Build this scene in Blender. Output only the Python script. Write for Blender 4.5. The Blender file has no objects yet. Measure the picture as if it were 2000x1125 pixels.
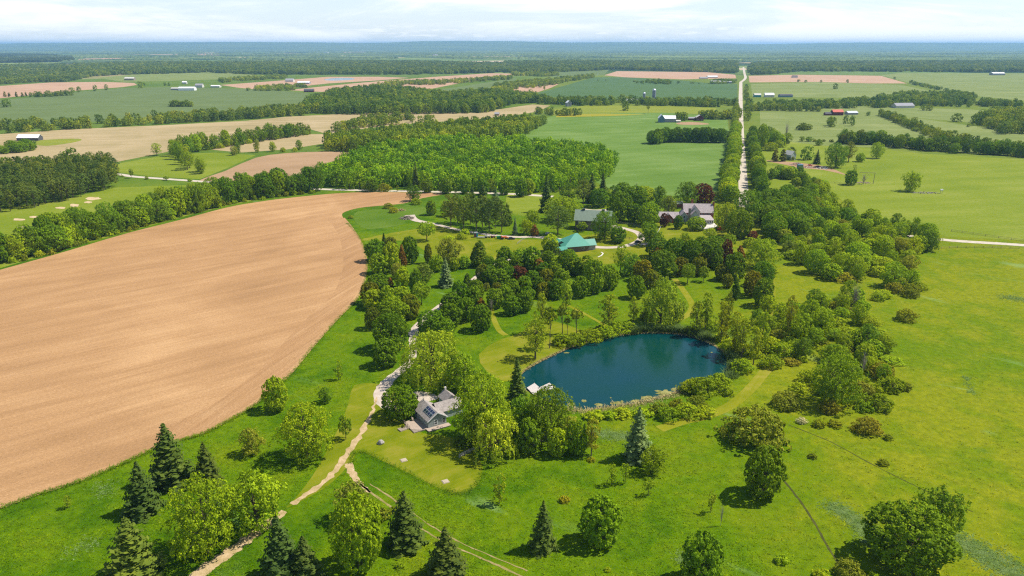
import bpy, math, random
import numpy as np
from mathutils import Vector, Matrix
from mathutils.geometry import tessellate_polygon

SC = bpy.context.scene
COL = SC.collection
RAD = math.radians

# ------------------------------------------------------------------ camera, sky, sun, exposure
CAM_H, PITCH, LENS = 110.0, 18.19, 26.0
FPX = 2000 * LENS / 36.0
cam_data = bpy.data.cameras.new('camera')
cam_data.lens = LENS
cam_data.sensor_width = 36.0
cam_data.clip_start, cam_data.clip_end = 1.0, 200000.0
cam = bpy.data.objects.new('camera', cam_data)
cam.location = (0, 0, CAM_H)
cam.rotation_euler = (RAD(90 - PITCH), 0, 0)
COL.objects.link(cam)
SC.camera = cam

SUN_EL, SUN_AZ = 55.0, 11.0          # azimuth: degrees from +X (right) towards +Y (away from the camera)
sd = Vector((math.cos(RAD(SUN_EL)) * math.cos(RAD(SUN_AZ)), math.cos(RAD(SUN_EL)) * math.sin(RAD(SUN_AZ)), math.sin(RAD(SUN_EL))))
sun_data = bpy.data.lights.new('sun', 'SUN')
sun_data.energy, sun_data.angle, sun_data.color = 5.0, RAD(0.55), (1.0, 0.95, 0.86)
sun = bpy.data.objects.new('sun', sun_data)
sun.rotation_euler = (-sd).to_track_quat('-Z', 'Y').to_euler()
sun.location = (0, 0, 400)
COL.objects.link(sun)

SC.view_settings.view_transform = 'Standard'
SC.view_settings.look = 'None'
SC.view_settings.exposure = 0.42
SC.view_settings.gamma = 1.0
SC.view_settings.use_curve_mapping = False
SC.cycles.use_denoising = False
SC.cycles.pixel_filter_type = 'BLACKMAN_HARRIS'
SC.cycles.filter_width = 1.2
SC.cycles.sample_clamp_indirect = 4.0
SC.cycles.max_bounces = 6
SC.cycles.transparent_max_bounces = 6
SC.cycles.volume_bounces = 1


# ------------------------------------------------------------------ node helpers
class NT:
    def __init__(self, tree):
        self.t = tree

    def n(self, kind, props=None, **inp):
        nd = self.t.nodes.new(kind)
        for k, v in (props or {}).items():
            setattr(nd, k, v)
        for k, v in inp.items():
            key = int(k[1:]) if k[0] == 'i' and k[1:].isdigit() else k.replace('_', ' ')
            s = nd.inputs[key]
            if hasattr(v, 'links') or isinstance(v, bpy.types.NodeSocket):
                self.t.links.new(v, s)
            else:
                s.default_value = v
        return nd

    def noise(self, vec, scale, detail=3.0, rough=0.55, dist=0.0):
        return self.n('ShaderNodeTexNoise', None, Vector=vec, Scale=scale, Detail=detail, Roughness=rough, Distortion=dist).outputs['Fac']

    def math(self, op, a, b=0.0, c=0.0, clamp=False):
        return self.n('ShaderNodeMath', {'operation': op, 'use_clamp': clamp}, i0=a, i1=b, i2=c).outputs[0]

    def ramp(self, fac, stops, interp='LINEAR'):
        nd = self.n('ShaderNodeValToRGB', None, Fac=fac)
        cr = nd.color_ramp
        cr.interpolation = interp
        while len(cr.elements) < len(stops):
            cr.elements.new(0.5)
        for e, (p, c) in zip(cr.elements, stops):
            e.position = p
            e.color = (*c, 1.0) if len(c) == 3 else c
        return nd.outputs['Color']

    def mix(self, fac, a, b, mode='MIX'):
        nd = self.t.nodes.new('ShaderNodeMix')
        nd.data_type, nd.blend_type = 'RGBA', mode
        for s, v in ((nd.inputs[0], fac), (nd.inputs[6], a), (nd.inputs[7], b)):
            if isinstance(v, bpy.types.NodeSocket):
                self.t.links.new(v, s)
            else:
                s.default_value = v if isinstance(v, (int, float)) else (*v, 1.0)[:4]
        return nd.outputs[2]

    def step(self, v, lo, hi):
        return self.n('ShaderNodeMapRange', {'interpolation_type': 'SMOOTHSTEP'}, Value=v, **{'From_Min': lo, 'From_Max': hi}).outputs[0]

    def pos(self):
        return self.n('ShaderNodeNewGeometry').outputs['Position']

    def mapping(self, vec, rot=0.0, scale=(1, 1, 1)):
        # rotate first so that the streak direction lies on X, then squash
        a = self.n('ShaderNodeVectorRotate', {'rotation_type': 'Z_AXIS'}, Vector=vec, Angle=-rot).outputs[0]
        return self.n('ShaderNodeVectorMath', {'operation': 'MULTIPLY'}, i0=a, i1=scale).outputs[0]

    def bump(self, h, strength, dist):
        return self.n('ShaderNodeBump', None, Height=h, Strength=strength, Distance=dist).outputs[0]

    def bsdf(self, color, rough=0.9, spec=0.2, normal=None, metal=0.0):
        kw = dict(Roughness=rough, Metallic=metal)
        nd = self.n('ShaderNodeBsdfPrincipled', None, **kw)
        nd.inputs['Specular IOR Level'].default_value = spec
        s = nd.inputs['Base Color']
        if isinstance(color, bpy.types.NodeSocket):
            self.t.links.new(color, s)
        else:
            s.default_value = (*color, 1)
        if normal is not None:
            self.t.links.new(normal, nd.inputs['Normal'])
        return nd.outputs[0]

    def out(self, surf):
        o = self.n('ShaderNodeOutputMaterial')
        self.t.links.new(surf, o.inputs['Surface'])


def new_mat(name):
    m = bpy.data.materials.new(name)
    m.use_nodes = True
    m.node_tree.nodes.clear()
    return m, NT(m.node_tree)


# ------------------------------------------------------------------ world sky with thin cloud
world = bpy.data.worlds.new('World')
SC.world = world
world.use_nodes = True
world.node_tree.nodes.clear()
W = NT(world.node_tree)
sky = W.n('ShaderNodeTexSky', {'sky_type': 'NISHITA', 'sun_disc': False, 'sun_elevation': RAD(SUN_EL),
                               'sun_rotation': RAD(90 - SUN_AZ), 'altitude': 200.0, 'air_density': 1.0,
                               'dust_density': 0.25, 'ozone_density': 1.5})
dirv = W.n('ShaderNodeTexCoord').outputs['Generated']
sep = W.n('ShaderNodeSeparateXYZ', None, Vector=dirv)
zz = W.math('MAXIMUM', sep.outputs[2], 0.0)
inv = W.math('DIVIDE', 1.0, W.math('ADD', zz, 0.035))
cp = W.n('ShaderNodeCombineXYZ', None, X=W.math('MULTIPLY', sep.outputs[0], inv), Y=W.math('MULTIPLY', sep.outputs[1], inv), Z=0.0).outputs[0]
sv = W.n('ShaderNodeVectorMath', {'operation': 'MULTIPLY'}, i0=dirv, i1=(3.2, 3.2, 26.0)).outputs[0]
c1 = W.noise(sv, 1.0, 7.0, 0.62, 0.7)
c2 = W.noise(W.n('ShaderNodeVectorMath', {'operation': 'MULTIPLY'}, i0=dirv, i1=(9.0, 9.0, 70.0)).outputs[0], 1.0, 6.0, 0.6, 0.3)
cirrus = W.step(W.math('ADD', c1, W.math('MULTIPLY', c2, 0.22)), 0.52, 0.76)
# low bank of small cumulus just above the horizon
cb = W.noise(W.n('ShaderNodeVectorMath', {'operation': 'MULTIPLY'}, i0=dirv, i1=(30.0, 30.0, 230.0)).outputs[0], 1.0, 5.0, 0.6)
bank = W.math('MULTIPLY', W.step(cb, 0.50, 0.64), W.math('SUBTRACT', W.step(zz, 0.002, 0.008), W.step(zz, 0.014, 0.030), clamp=True))
# veil of high cloud: dense seen edge-on near the horizon, thin overhead
veil = W.math('SUBTRACT', 1.0, W.math('MULTIPLY', W.step(zz, 0.06, 0.40), 0.93))
cl = W.math('MAXIMUM', W.math('MULTIPLY', W.math('MULTIPLY', cirrus, veil), 0.8), W.math('MULTIPLY', bank, 0.6))
skycol = W.mix(W.math('MULTIPLY', W.math('SUBTRACT', 1.0, W.step(zz, 0.0, 0.25)), 0.6), sky.outputs[0], (6.4, 7.4, 8.8, 1))
skycol = W.mix(cl, skycol, (9.2, 9.2, 9.2, 1))
bg = W.n('ShaderNodeBackground', None, Color=skycol, Strength=0.105)
wo = W.n('ShaderNodeOutputWorld')
world.node_tree.links.new(bg.outputs[0], wo.inputs['Surface'])

# ------------------------------------------------------------------ place <-> photograph
CP, SP = math.cos(RAD(PITCH)), math.sin(RAD(PITCH))
CD, CU = np.array([0, CP, -SP]), np.array([0, SP, CP])
CAMP = np.array([0, 0, CAM_H])


def G(px, py, z=0.0):
    """survey a point: where the sight line of pixel (px, py) meets height z"""
    v = CD * FPX + np.array([1, 0, 0]) * (px - 1000) + CU * (562.5 - py)
    return CAMP + v * ((z - CAM_H) / v[2])


def proj(q):
    q = np.asarray(q, float) - CAMP
    dep = q @ CD
    return 1000 + FPX * q[..., 0] / dep, 562.5 - FPX * (q @ CU) / dep, dep


VPY = 562.5 + FPX / math.tan(RAD(PITCH))


def smooth(pts, n=5, closed=True):
    pts = [np.array(p, float) for p in pts]
    out, m = [], len(pts)
    rng = range(m) if closed else range(m - 1)
    for i in rng:
        p0, p1, p2, p3 = (pts[(i - 1) % m], pts[i], pts[(i + 1) % m], pts[(i + 2) % m]) if closed else \
            (pts[max(i - 1, 0)], pts[i], pts[i + 1], pts[min(i + 2, m - 1)])
        for k in range(n):
            t = k / n
            out.append(0.5 * ((2 * p1) + (-p0 + p2) * t + (2 * p0 - 5 * p1 + 4 * p2 - p3) * t * t + (-p0 + 3 * p1 - 3 * p2 + p3) * t ** 3))
    if not closed:
        out.append(pts[-1])
    return out


def ground_poly(px, sm=0):
    g = [G(*p)[:2] for p in px]
    return np.array(smooth(g, sm)) if sm else np.array(g)


def inside(poly, pts):
    x, y = pts[:, 0], pts[:, 1]
    r = np.zeros(len(pts), bool)
    a = np.asarray(poly)
    b = np.roll(a, -1, 0)
    for (x1, y1), (x2, y2) in zip(a, b):
        if y1 == y2:
            continue
        c = ((y1 > y) != (y2 > y)) & (x < (x2 - x1) * (y - y1) / (y2 - y1) + x1)
        r ^= c
    return r


def edge_dist(poly, pts, closed=True):
    a = np.asarray(poly)
    d = np.full(len(pts), 1e9)
    n = len(a) if closed else len(a) - 1
    for i in range(n):
        p, q = a[i], a[(i + 1) % len(a)]
        v = q - p
        L = max(v @ v, 1e-9)
        t = np.clip(((pts - p) @ v) / L, 0, 1)
        d = np.minimum(d, np.hypot(*(pts - p - t[:, None] * v).T))
    return d


def tag(o, label=None, cat=None, group=None, kind=None):
    if label: o['label'] = label
    if cat: o['category'] = cat
    if group: o['group'] = group
    if kind: o['kind'] = kind
    return o


def mesh_np(name, verts, faces, mats):
    """faces: (n,k) int array (all same k) or list of tuples"""
    me = bpy.data.meshes.new(name)
    if isinstance(faces, np.ndarray):
        n, k = faces.shape
        me.vertices.add(len(verts)); me.vertices.foreach_set('co', np.asarray(verts, np.float32).ravel())
        me.loops.add(n * k); me.loops.foreach_set('vertex_index', faces.astype(np.int32).ravel())
        me.polygons.add(n)
        me.polygons.foreach_set('loop_start', np.arange(0, n * k, k, dtype=np.int32))
        me.update(calc_edges=True)
    else:
        me.from_pydata([tuple(v) for v in verts], [], [tuple(f) for f in faces])
        me.update()
    for m in (mats if isinstance(mats, (list, tuple)) else [mats]):
        me.materials.append(m)
    return me


def link(name, me, parent=None, loc=None):
    o = bpy.data.objects.new(name, me)
    COL.objects.link(o)
    if parent is not None: o.parent = parent
    if loc is not None: o.location = loc
    return o


def empty(name, loc, rz=0.0):
    o = bpy.data.objects.new(name, None)
    o.location, o.rotation_euler = loc, (0, 0, rz)
    o.empty_display_size = 0.5
    COL.objects.link(o)
    return o


class MB:
    """collects simple solids, then becomes one mesh object"""
    def __init__(self):
        self.v, self.f = [], []

    def add(self, vs, fs):
        k = len(self.v)
        self.v += [tuple(map(float, q)) for q in vs]
        self.f += [tuple(i + k for i in q) for q in fs]
        return self

    def box(self, x0, x1, y0, y1, z0, z1):
        vs = [(x, y, z) for z in (z0, z1) for x, y in ((x0, y0), (x1, y0), (x1, y1), (x0, y1))]
        return self.add(vs, [(3, 2, 1, 0), (4, 5, 6, 7), (0, 1, 5, 4), (1, 2, 6, 5), (2, 3, 7, 6), (3, 0, 4, 7)])

    def slab(self, quad, t):
        """a sloped board: quad of 4 corner points (upper face) with thickness t straight down"""
        q = [np.array(p, float) for p in quad]
        vs = q + [p - np.array([0, 0, t]) for p in q]
        return self.add(vs, [(0, 1, 2, 3), (7, 6, 5, 4), (0, 4, 5, 1), (1, 5, 6, 2), (2, 6, 7, 3), (3, 7, 4, 0)])

    def beam(self, a, b, r, r2=None, sides=6):
        a, b = np.array(a, float), np.array(b, float)
        d = b - a
        d /= max(np.linalg.norm(d), 1e-6)
        s = np.cross(d, (0, 0, 1) if abs(d[2]) < 0.9 else (1, 0, 0)); s /= np.linalg.norm(s)
        t = np.cross(d, s)
        vs = []
        for p, rr in ((a, r), (b, r if r2 is None else r2)):
            for i in range(sides):
                an = 2 * math.pi * i / sides
                vs.append(p + rr * (math.cos(an) * s + math.sin(an) * t))
        fs = [(i, (i + 1) % sides, sides + (i + 1) % sides, sides + i) for i in range(sides)]
        fs += [tuple(range(sides - 1, -1, -1)), tuple(range(sides, 2 * sides))]
        return self.add(vs, fs)

    def lathe(self, prof, sides=14, c=(0, 0)):
        vs, fs = [], []
        for r, z in prof:
            for i in range(sides):
                a = 2 * math.pi * i / sides
                vs.append((c[0] + r * math.cos(a), c[1] + r * math.sin(a), z))
        for j in range(len(prof) - 1):
            for i in range(sides):
                fs.append((j * sides + i, j * sides + (i + 1) % sides, (j + 1) * sides + (i + 1) % sides, (j + 1) * sides + i))
        fs.append(tuple(range(sides - 1, -1, -1)))
        fs.append(tuple((len(prof) - 1) * sides + i for i in range(sides)))
        return self.add(vs, fs)

    def prism(self, poly, y0, y1):
        """outline in x-z extruded along y"""
        n = len(poly)
        vs = [(x, y0, z) for x, z in poly] + [(x, y1, z) for x, z in poly]
        fs = [tuple(range(n)), tuple(range(2 * n - 1, n - 1, -1))]
        fs += [(i, n + i, n + (i + 1) % n, (i + 1) % n) for i in range(n)]
        return self.add(vs, fs)

    def build(self, name, mat, parent=None, smooth_shade=False):
        me = mesh_np(name, self.v, self.f, mat)
        if smooth_shade:
            me.polygons.foreach_set('use_smooth', [True] * len(me.polygons))
        return link(name, me, parent)


def sheet(name, poly, z, mat, label, kind='structure'):
    pts = [Vector((p[0], p[1], 0)) for p in poly]
    tris = tessellate_polygon([pts])
    # face up
    fs = []
    for t in tris:
        a, b, c = (pts[i] for i in t)
        fs.append(t if (b - a).cross(c - a).z > 0 else t[::-1])
    o = link(name, mesh_np(name, [(p[0], p[1], z) for p in poly], fs, mat))
    return tag(o, label, kind=kind)


def ribbon(pl, width, jitter=0.0, seed=0):
    """outline polygon of a road along a ground polyline"""
    r = random.Random(seed)
    pl = [np.array(p[:2], float) for p in pl]
    L, R = [], []
    for i, p in enumerate(pl):
        d = pl[min(i + 1, len(pl) - 1)] - pl[max(i - 1, 0)]
        d /= max(np.linalg.norm(d), 1e-6)
        nrm = np.array([-d[1], d[0]])
        w = width[i] if isinstance(width, (list, tuple)) else width
        L.append(p + nrm * (w / 2 + r.uniform(-jitter, jitter)))
        R.append(p - nrm * (w / 2 + r.uniform(-jitter, jitter)))
    return np.array(L + R[::-1])


def strip_sheet(name, pl, width, z, mat, label, jitter=0.0, seed=0):
    """a road sheet built as quads along its line"""
    poly = ribbon(pl, width, jitter, seed)
    n = len(pl)
    vs = [(p[0], p[1], z) for p in poly]
    fs = [(i, 2 * n - 1 - i, 2 * n - 2 - i, i + 1) for i in range(n - 1)]
    o = link(name, mesh_np(name, vs, fs, mat))
    tag(o, label, kind='structure')
    return poly


# ------------------------------------------------------------------ materials of the land
def grass_colour(nt, tall=True):
    p = nt.pos()
    s = nt.n('ShaderNodeSeparateXYZ', None, Vector=p)
    n1 = nt.noise(p, 0.014, 4, 0.6, 0.6)
    n2 = nt.noise(p, 0.07, 4, 0.65, 0.4)
    n3 = nt.noise(p, 0.45, 4, 0.7)
    n4 = nt.noise(p, 2.6, 3, 0.7)
    right = nt.step(nt.math('ADD', s.outputs[0], nt.math('MULTIPLY', n1, 60.0)), 0.0, 190.0)
    v = nt.math('ADD', nt.math('MULTIPLY', n2, 0.5), nt.math('MULTIPLY', n1, 0.5))
    v = nt.math('ADD', nt.math('ADD', v, -0.045), nt.math('MULTIPLY', right, 0.20))
    base = nt.ramp(v, [(0.38, (0.048, 0.110, 0.001)), (0.47, (0.084, 0.150, 0.0015)), (0.60, (0.118, 0.166, 0.003)), (0.70, (0.170, 0.192, 0.006))])
    fine = nt.ramp(nt.math('ADD', nt.math('MULTIPLY', n3, 0.55), nt.math('MULTIPLY', n4, 0.45)), [(0.36, (0.66, 0.72, 0.68)), (0.5, (1, 1, 1)), (0.64, (1.38, 1.30, 1.15))])
    col = nt.mix(1.0, base, fine, 'MULTIPLY')
    # pale seeding grass in streaks and specks of blossom
    st = nt.noise(nt.mapping(p, RAD(-40), (0.012, 0.05, 1)), 1.0, 4, 0.6, 1.0)
    col = nt.mix(nt.math('MULTIPLY', nt.step(st, 0.62, 0.74), 0.42), col, (0.22, 0.33, 0.13))
    sp = nt.math('MULTIPLY', nt.step(nt.noise(p, 1.7, 2, 0.5), 0.70, 0.76), nt.step(n2, 0.5, 0.62))
    col = nt.mix(nt.math('MULTIPLY', sp, 0.55), col, (0.45, 0.45, 0.2))
    return p, s, col, n3, n4


GRASS, nt = new_mat('meadow_grass')
p, s, col, n3, n4 = grass_colour(nt)
# farther land: a patchwork of woods and fields, too far off to tell plants apart
dist = nt.n('ShaderNodeVectorMath', {'operation': 'LENGTH'}, i0=p).outputs['Value']
vor = nt.n('ShaderNodeTexVoronoi', {'feature': 'F1'}, Vector=nt.mapping(p, RAD(6), (0.0016, 0.0021, 1)), Scale=1.0)
cell = nt.n('ShaderNodeSeparateColor', None, Color=vor.outputs['Color']).outputs[0]
patch = nt.ramp(cell, [(0.0, (0.03, 0.06, 0.018)), (0.3, (0.05, 0.09, 0.022)), (0.45, (0.12, 0.18, 0.04)), (0.68, (0.18, 0.23, 0.06)), (0.82, (0.36, 0.27, 0.14)), (0.93, (0.46, 0.36, 0.22))], 'CONSTANT')
patch = nt.mix(1.0, patch, nt.ramp(nt.noise(p, 0.01, 4, 0.6), [(0.3, (0.75, 0.75, 0.75)), (0.7, (1.2, 1.2, 1.2))]), 'MULTIPLY')
farcol = nt.ramp(nt.noise(p, 0.006, 4, 0.6), [(0.35, (0.075, 0.125, 0.022)), (0.65, (0.15, 0.19, 0.04))])
col = nt.mix(nt.step(dist, 420.0, 900.0), col, nt.mix(0.55, col, farcol))
col = nt.mix(nt.step(dist, 2600.0, 3600.0), col, patch)
mud = nt.ramp(nt.noise(p, 0.8, 4, 0.7), [(0.35, (0.12, 0.10, 0.04)), (0.65, (0.34, 0.26, 0.12))])
zsh = nt.math('ADD', s.outputs[2], nt.math('MULTIPLY', nt.math('SUBTRACT', nt.noise(p, 0.5, 3, 0.6), 0.5), 0.35))
col = nt.mix(nt.step(zsh, -0.12, -0.32), col, mud)
hgt = nt.math('ADD', nt.noise(p, 0.9, 4, 0.7), nt.math('MULTIPLY', n4, 0.4))
bmp = nt.bump(hgt, 0.5, 0.35)
nt.out(nt.bsdf(col, 0.95, 0.03, bmp))

TUFT, nt = new_mat('tall_grass')
p, s, col, n3, n4 = grass_colour(nt)
isl = nt.n('ShaderNodeNewGeometry').outputs['Random Per Island']
col = nt.mix(1.0, col, nt.ramp(isl, [(0.0, (1.0, 1.0, 1.0)), (0.6, (1.6, 1.5, 1.2)), (1.0, (2.3, 1.95, 1.6))]), 'MULTIPLY')
nv = nt.n('ShaderNodeNewGeometry').outputs['Normal']
nv = nt.n('ShaderNodeVectorMath', {'operation': 'ADD'}, i0=nt.n('ShaderNodeVectorMath', {'operation': 'SCALE'}, i0=nv, Scale=0.45).outputs[0], i1=(0, 0, 0.8)).outputs[0]
nv = nt.n('ShaderNodeVectorMath', {'operation': 'NORMALIZE'}, i0=nv).outputs[0]
a = nt.bsdf(col, 0.85, 0.04, nv)
b = nt.n('ShaderNodeBsdfTranslucent', None, Color=col).outputs[0]
nt.out(nt.n('ShaderNodeMixShader', None, Fac=0.25, i1=a, i2=b).outputs[0])


def lawn_mat(name, c1, c2, c3, rot):
    m, nt = new_mat(name)
    p = nt.pos()
    n1 = nt.noise(p, 0.09, 4, 0.65, 0.5)
    st = nt.noise(nt.mapping(p, rot, (0.05, 0.9, 1)), 1.0, 2, 0.5)
    n4 = nt.noise(p, 2.2, 3, 0.7)
    v = nt.math('ADD', nt.math('MULTIPLY', n1, 0.65), nt.math('ADD', nt.math('MULTIPLY', st, 0.2), nt.math('MULTIPLY', n4, 0.15)))
    col = nt.ramp(v, [(0.36, c1), (0.5, c2), (0.66, c3)])
    nt.out(nt.bsdf(col, 0.95, 0.03, nt.bump(nt.noise(p, 3.0, 3, 0.7), 0.35, 0.12)))
    return m


LAWN = lawn_mat('mown_grass', (0.105, 0.142, 0.003), (0.160, 0.183, 0.006), (0.235, 0.215, 0.025), RAD(40))
PATHG = lawn_mat('mown_path_grass', (0.15, 0.170, 0.005), (0.20, 0.205, 0.010), (0.28, 0.24, 0.04), RAD(60))


def field_mat(name, c1, c2, c3, rot, streak=(0.004, 0.12), speck=0.6, bump=0.5, bdist=0.12, big=0.012):
    m, nt = new_mat(name)
    p = nt.pos()
    n1 = nt.noise(p, big, 4, 0.6, 0.7)
    st = nt.noise(nt.mapping(p, rot, (streak[0], streak[1], 1)), 1.0, 5, 0.62, 0.3)
    fi = nt.noise(nt.mapping(p, rot, (0.8, 1.6, 1)), speck, 6, 0.85)
    v = nt.math('ADD', nt.math('MULTIPLY', n1, 0.27), nt.math('ADD', nt.math('MULTIPLY', st, 0.25), nt.math('MULTIPLY', fi, 0.48)))
    col = nt.ramp(v, [(0.37, c1), (0.5, c2), (0.62, c3)])
    tl = nt.noise(nt.mapping(p, rot, (0.03, 0.75, 1)), 1.0, 3, 0.6)
    col = nt.mix(1.0, col, nt.ramp(tl, [(0.35, (0.93, 0.925, 0.92)), (0.5, (1, 1, 1)), (0.65, (1.05, 1.05, 1.05))]), 'MULTIPLY')
    hh = nt.math('ADD', nt.noise(nt.mapping(p, rot, (0.6, 2.2, 1)), 1.0, 5, 0.75), nt.math('MULTIPLY', st, 0.6))
    nt.out(nt.bsdf(col, 0.95, 0.08, nt.bump(hh, bump, bdist)))
    return m


SOIL = field_mat('ploughed_soil', (0.255, 0.140, 0.060), (0.39, 0.220, 0.098), (0.545, 0.335, 0.162), RAD(40), (0.012, 0.09), 1.3, 1.0, 0.3)
SOIL2 = field_mat('brown_soil', (0.27, 0.17, 0.085), (0.34, 0.215, 0.115), (0.42, 0.28, 0.16), RAD(25))
TAN = field_mat('stubble_tan', (0.23, 0.19, 0.075), (0.35, 0.265, 0.13), (0.46, 0.35, 0.20), RAD(15), (0.003, 0.06), 0.4, 0.4, 0.2)
PINK = field_mat('pink_soil', (0.34, 0.20, 0.125), (0.42, 0.26, 0.16), (0.50, 0.33, 0.21), RAD(5), (0.002, 0.03), 0.2, 0.3, 0.2)
CROP = field_mat('dusty_green_crop', (0.095, 0.130, 0.036), (0.115, 0.155, 0.046), (0.145, 0.185, 0.06), RAD(6), (0.002, 0.05), 0.25, 0.3, 0.2)
CROPD = field_mat('deep_green_crop', (0.055, 0.105, 0.03), (0.07, 0.125, 0.035), (0.09, 0.15, 0.05), RAD(4), (0.002, 0.05), 0.25, 0.3, 0.2)
HAY = field_mat('bright_hay', (0.075, 0.145, 0.012), (0.115, 0.190, 0.028), (0.19, 0.26, 0.07), RAD(22), (0.008, 0.06), 0.5, 0.5, 0.35)
PALE = field_mat('pale_pasture', (0.12, 0.155, 0.03), (0.17, 0.205, 0.05), (0.25, 0.265, 0.09), RAD(3), (0.004, 0.05), 0.3, 0.4, 0.3)
OLIVE = field_mat('olive_pasture', (0.115, 0.168, 0.006), (0.165, 0.208, 0.010), (0.25, 0.265, 0.045), RAD(12), (0.005, 0.04), 0.4, 0.5, 0.4)
MUST = field_mat('yellow_meadow', (0.14, 0.18, 0.015), (0.19, 0.215, 0.02), (0.27, 0.26, 0.02), RAD(2), (0.003, 0.08), 0.3, 0.3, 0.2)
WEED = field_mat('blue_green_weeds', (0.055, 0.120, 0.003), (0.085, 0.150, 0.006), (0.14, 0.20, 0.03), RAD(30), (0.03, 0.12), 0.8, 0.8, 0.5, 0.03)


def gravel_mat(name, c1, c2, c3):
    m, nt = new_mat(name)
    p = nt.pos()
    v = nt.math('ADD', nt.math('MULTIPLY', nt.noise(p, 0.35, 5, 0.7), 0.6), nt.math('MULTIPLY', nt.noise(p, 4.0, 3, 0.7), 0.4))
    col = nt.ramp(v, [(0.35, c1), (0.5, c2), (0.64, c3)])
    nt.out(nt.bsdf(col, 0.95, 0.1, nt.bump(nt.noise(p, 5.0, 3, 0.7), 0.4, 0.08)))
    return m


GRAVEL = gravel_mat('pale_gravel', (0.34, 0.27, 0.20), (0.46, 0.38, 0.30), (0.57, 0.48, 0.39))
ROADM = gravel_mat('road_gravel', (0.38, 0.31, 0.23), (0.49, 0.42, 0.33), (0.58, 0.51, 0.42))
DIRT = gravel_mat('dirt_track', (0.24, 0.19, 0.06), (0.42, 0.30, 0.155), (0.56, 0.42, 0.26))
SAND = gravel_mat('bare_sand', (0.40, 0.28, 0.15), (0.50, 0.37, 0.21), (0.58, 0.45, 0.28))

WATER, nt = new_mat('pond_water')
p = nt.pos()
wv = nt.noise(nt.mapping(p, RAD(20), (1.0, 1.8, 1)), 0.9, 4, 0.6)
deep = nt.ramp(nt.noise(p, 0.03, 3, 0.5), [(0.35, (0.001, 0.040, 0.028)), (0.62, (0.0002, 0.038, 0.050))])
nt.out(nt.bsdf(deep, 0.10, 0.26, nt.bump(wv, 0.22, 0.12)))


# ------------------------------------------------------------------ ground, one sheet to the horizon
POND = ground_poly([(1225, 651), (1255, 648), (1290, 648), (1325, 650), (1355, 656), (1380, 665), (1402, 676), (1424, 692), (1432, 712), (1420, 732), (1385, 745),
                    (1345, 760), (1300, 774), (1255, 785), (1215, 791), (1175, 796), (1140, 800), (1108, 797), (1075, 785), (1045, 770),
                    (1020, 755), (1010, 738), (1022, 722), (1045, 708), (1070, 695), (1092, 685), (1118, 674), (1148, 665), (1182, 657), (1205, 653)], 3)


def axis(lo, hi, step, far_lo, far_hi, growth=1.16):
    a = list(np.arange(lo, hi + 1e-6, step))
    st, x = step, hi
    while x < far_hi:
        st *= growth; x += st; a.append(x)
    st, x = step, lo
    while x > far_lo:
        st *= growth; x -= st; a.insert(0, x)
    return np.array(a)


gx = axis(-20, 110, 1.6, -45000, 45000)
gy = axis(195, 300, 1.6, -3000, 46000)
XX, YY = np.meshgrid(gx, gy)
pts = np.stack([XX.ravel(), YY.ravel()], 1)
zz_ = np.zeros(len(pts))
near = (pts[:, 0] > -30) & (pts[:, 0] < 120) & (pts[:, 1] > 185) & (pts[:, 1] < 310)
ins = inside(POND, pts[near])
dd = edge_dist(POND, pts[near])
zz_[near] = np.where(ins, -np.minimum(2.2, 0.12 + dd * 0.42), -0.12 * np.exp(-dd / 1.2))
nx, ny = len(gx), len(gy)
idx = np.arange(nx * ny).reshape(ny, nx)
fq = np.stack([idx[:-1, :-1], idx[:-1, 1:], idx[1:, 1:], idx[1:, :-1]], -1).reshape(-1, 4)
tag(link('ground', mesh_np('ground', np.column_stack([pts, zz_]), fq, GRASS)), 'grassy ground and meadows reaching to the horizon', kind='structure')

cpond = POND.mean(0)
wp = cpond + (POND - cpond) * 1.05
sheet('pond_water', wp, -0.42, WATER, 'dark blue pond water ringed by trees and reeds')

# ------------------------------------------------------------------ fields (setting)
EXCL = []        # near polygons where no tall grass grows


def field(name, px, z, mat, label, sm=0, excl=False):
    poly = ground_poly(px, sm)
    if excl: EXCL.append(poly)
    sheet(name, poly, z, mat, label)
    return poly


F_MAIN = [(-420, 640), (-150, 568), (0, 527), (125, 492), (250, 455), (350, 430), (440, 406), (500, 395), (560, 387), (640, 379), (690, 376), (740, 375), (800, 376), (868, 378),
          (825, 387), (790, 397), (740, 402), (702, 406), (676, 413), (668, 420), (678, 436), (700, 460), (712, 485), (718, 515), (714, 548), (700, 582),
          (660, 624), (615, 675), (570, 730), (540, 756), (500, 790), (450, 820), (400, 846), (355, 860), (310, 874), (270, 892), (220, 915), (150, 943), (70, 968), (0, 994), (-150, 1045), (-420, 1130)]
main_poly = field('ploughed_field', F_MAIN, 0.03, SOIL, 'broad bare tan ploughed field filling the left', 3, True)

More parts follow.
